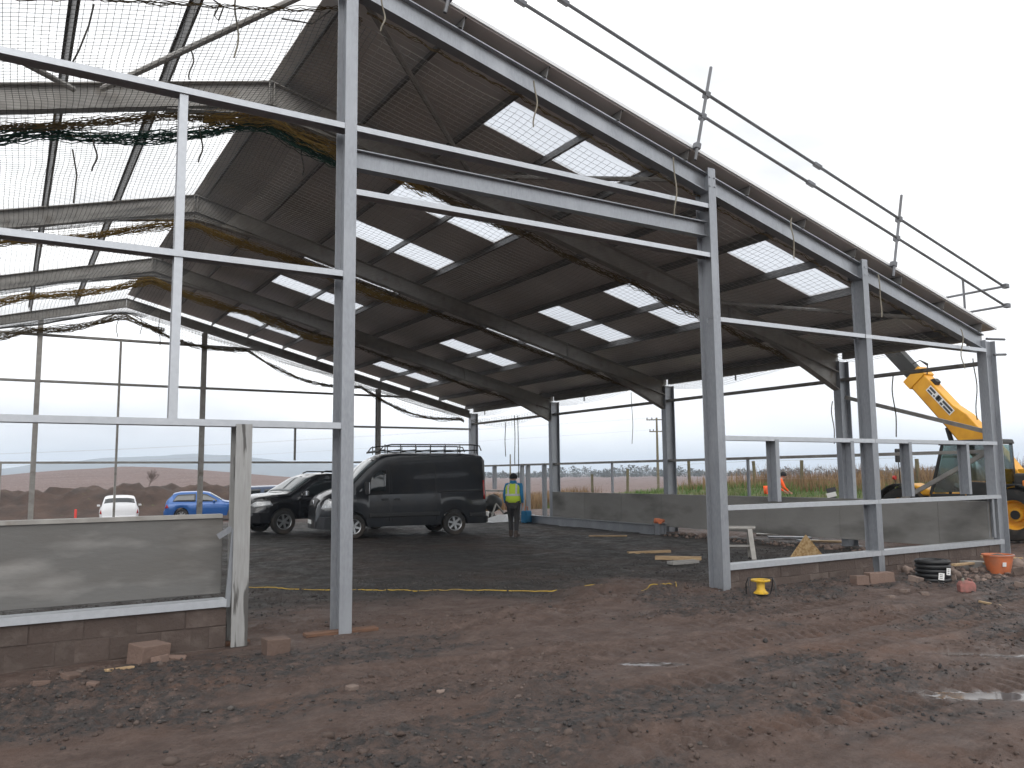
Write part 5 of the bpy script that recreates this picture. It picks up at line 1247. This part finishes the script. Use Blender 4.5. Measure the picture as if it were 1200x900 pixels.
e2, c2, z2 = pole(598, 150, 5.8, 'thin distant pole seen above the walking person', arms=False)
for i, (off, hh) in enumerate(((-1.0, 8.2), (1.0, 8.2), (-.7, 6.8))):
    A = Vector((-210, 175, 7.5+z1)); 
    pts = [c1+Vector((off*.7, -off*.5, z1+hh))+(Vector((-150, 90, -1))*t_-Vector((0, 0, 3.2*math.sin(math.pi*min(1, t_*.9)))))for t_ in [j/14 for j in range(15)]]
    o = MB().tube([p-e1.location for p in pts], .008, 4).build('power_line', 'steel_dull', e1)
    o.parent = e1; o.matrix_parent_inverse = Matrix.Rotation(-e1.rotation_euler.z, 4, 'Z')
# dry grass, scrub, turf: blades in one object each
def blades(name, x, y, h, lean, wd, mname, label, cat):
    N = len(x); z = ground_base(x, y); a = rng.uniform(0, 6.28, N); l = rng.normal(0, 1, N)*lean*h; dx, dy = np.cos(a), np.sin(a)
    b0 = np.stack([x, y, z-.03], -1); sid = np.stack([-dy, dx, 0*x], -1)*wd[:, None]; fwd_ = np.stack([dx, dy, 0*x], -1)
    mid = b0+fwd_*(l*.35)[:, None]+np.stack([0*x, 0*x, h*.6], -1); tip = b0+fwd_*l[:, None]+np.stack([0*x, 0*x, h], -1)
    V = np.stack([b0-sid, b0+sid, mid+sid*.7, mid-sid*.7, tip+sid*.15, tip-sid*.15], 1).reshape(-1, 3)
    k = (np.arange(N)*6)[:, None]; F = np.concatenate([k+np.array([[0, 1, 2, 3]]), k+np.array([[3, 2, 4, 5]])], 1).reshape(-1, 4)
    return tag(np_mesh(name, V, F, mname), label, cat, kind='stuff')
def clump(nc, per, xr, yr, spread, keepf=None):
    cx = rng.uniform(*xr, nc); cy_ = rng.uniform(*yr, nc)
    if keepf is not None: k = keepf(cx, cy_); cx, cy_ = cx[k], cy_[k]
    x = np.repeat(cx, per)+rng.normal(0, spread, len(cx)*per); y = np.repeat(cy_, per)+rng.normal(0, spread, len(cx)*per); return x, y
x, y = clump(330, 55, (21.5, 29), (-6, 19), .35, lambda a, b: rng.random(len(a)) < np.clip((20-b)/9, .12, 1)); h = rng.uniform(.2, .75, len(x))*(.6+.8*fbm(x*.5, y*.5, 2)); blades('dry_tall_grass', x, y, h, .28, rng.uniform(.006, .014, len(x)), 'reed', 'tall straw-coloured dry grass beyond the right-hand wall', 'grass')
x, y = clump(230, 70, (23, 32), (-6, 18), .4, lambda a, b: rng.random(len(a)) < np.clip((19-b)/9, .1, 1)); h = rng.uniform(.3, 1.0, len(x))*(.6+.8*fbm(x*.5+9, y*.5, 2)); blades('russet_scrub', x, y, h, .35, rng.uniform(.006, .014, len(x)), 'russet', 'russet scrub and dead stems along the field fence', 'scrub')
x, y = clump(200, 50, (17.5, 22), (24, 34), .35); h = rng.uniform(.3, .85, len(x)); blades('dry_tall_grass', x, y, h, .28, rng.uniform(.01, .018, len(x)), 'reed', 'dry grass beyond the far right doorway', 'grass')
x = rng.uniform(18.4, 25, 40000); y = rng.uniform(-6, 32, 40000); h = rng.uniform(.08, .3, len(x)); blades('green_grass', x, y, h, .5, rng.uniform(.006, .012, len(x)), 'grass', 'green turf on the bank outside the right-hand wall', 'grass')
# bare tree on the left
def bare_tree(px, py, d, hgt):
    r_ = ray(px, py); hh = Vector((r_.x, r_.y, 0)).normalized(); c = Vector((CAM.x, CAM.y, 0))+hh*d; z = gz(c.x, c.y)
    e = empty('bare_tree', (c.x, c.y, z), 0, 'small leafless tree on the brown field behind the earth bank', 'tree')
    rs = random.Random(5); tk = MB(); cw = MB()
    def br(p, dr, ln, r, dep, mbx):
        q = p+dr*ln; mbx.tube([p, (p+q)/2+Vector((rs.uniform(-.05, .05), rs.uniform(-.05, .05), 0))*ln, q], r, 5, False, [r, r*.8, r*.6])
        if dep > 0:
            for _ in range(4):
                nd = (dr+Vector((rs.uniform(-.7, .7), rs.uniform(-.7, .7), rs.uniform(-.1, .5)))).normalized(); br(p+dr*ln*rs.uniform(.55, 1), nd, ln*rs.uniform(.6, .8), r*.55, dep-1, cw)
    br(Vector((0, 0, -.1)), Vector((0, 0, 1)), hgt*.30, .07*hgt/4, 5, tk)
    tk.build('trunk', 'bark', e); cw.build('crown', 'bark', e, fix=False)
bare_tree(175, 560, 105, 3.6)
# far woodland strip on the right horizon
def woods():
    V = []; F = []; k = 0
    for i in range(330):
        az = R(random.uniform(20, 66)); d = random.uniform(520, 760); hgt = random.uniform(2.5, 6.5)*(1.25 if 33 < math.degrees(az) < 44 else .8)
        hgt *= .55+.75*float(fbm(np.array([math.degrees(az)*.45]), np.array([3.3]), 3)[0])
        cx, cy_ = CAM.x+d*math.sin(az), CAM.y+d*math.cos(az); z = gz(cx, cy_); wd = hgt*random.uniform(.6, 1.4)
        for j in range(90):
            a = random.uniform(0, 6.28); u = random.random()**.5; hz = random.random(); rad_ = wd*u*math.sin(math.pi*min(.97, hz*.85+.15))
            p = np.array([cx+rad_*math.cos(a), cy_+rad_*math.sin(a), z+hz*hgt]); s_ = random.uniform(.25, .7)
            o = rng.normal(0, s_, (3, 3)); V += [p+o[0], p+o[1], p+o[2]]; F.append((k, k+1, k+2)); k += 3
    tag(np_mesh('far_woodland', np.array(V), np.array(F), 'tree_far', nper=3), 'low line of far trees on the horizon beyond the field', 'woodland', kind='stuff')
woods()
def hills():
    az = np.radians(np.arange(-60, 62, .4)); rr2 = np.linspace(2200, 3800, 26); A, D = np.meshgrid(az, rr2, indexing='ij'); dg = np.degrees(A)
    tabx = np.array([-60, -30, -12, -4, -.3, 2.3, 5, 10.5, 14.2, 19, 25.6, 34, 62]); tabe = np.array([.9, 1.1, .8, .55, .72, 1.06, 1.27, 1.59, 1.36, .94, .42, .12, .08])
    e = np.interp(dg, tabx, tabe)+.10*(fbm(dg*.35+3, D*0+1.2, 4)-.5)
    Hh = np.tan(np.radians(e))*3000*np.exp(-((D-3000)/360)**2)*(1+.25*(fbm(dg*.5, D*.004, 4)-.5))-1.5
    V = np.stack([CAM.x+D*np.sin(A), CAM.y+D*np.cos(A), Hh], -1).reshape(-1, 3); n1, n2 = A.shape; id_ = np.arange(n1*n2).reshape(n1, n2)
    tag(np_mesh('hills', V, np.stack([id_[:-1, :-1], id_[:-1, 1:], id_[1:, 1:], id_[1:, :-1]], -1).reshape(-1, 4), 'hill', smooth=True), kind='structure')
hills()
# ------------------------------------------------------------------ haze: one closed box of thin pale air round everything
hz = MB().box(-4600, 4600, -4600, 4600, -8, 115).build('haze', 'white')
hm = bpy.data.materials.new('haze_air'); hm.use_nodes = True; t = hm.node_tree; t.nodes.clear()
ho = t.nodes.new('ShaderNodeOutputMaterial'); hv = t.nodes.new('ShaderNodeVolumePrincipled'); hv.inputs['Color'].default_value = (.72, .84, .97, 1); hv.inputs['Density'].default_value = .00042; hv.inputs['Anisotropy'].default_value = .0
t.links.new(hv.outputs[0], ho.inputs['Volume']); hz.data.materials.clear(); hz.data.materials.append(hm)
tag(hz, 'thin pale haze hanging in the air over the fields', 'haze', kind='stuff')
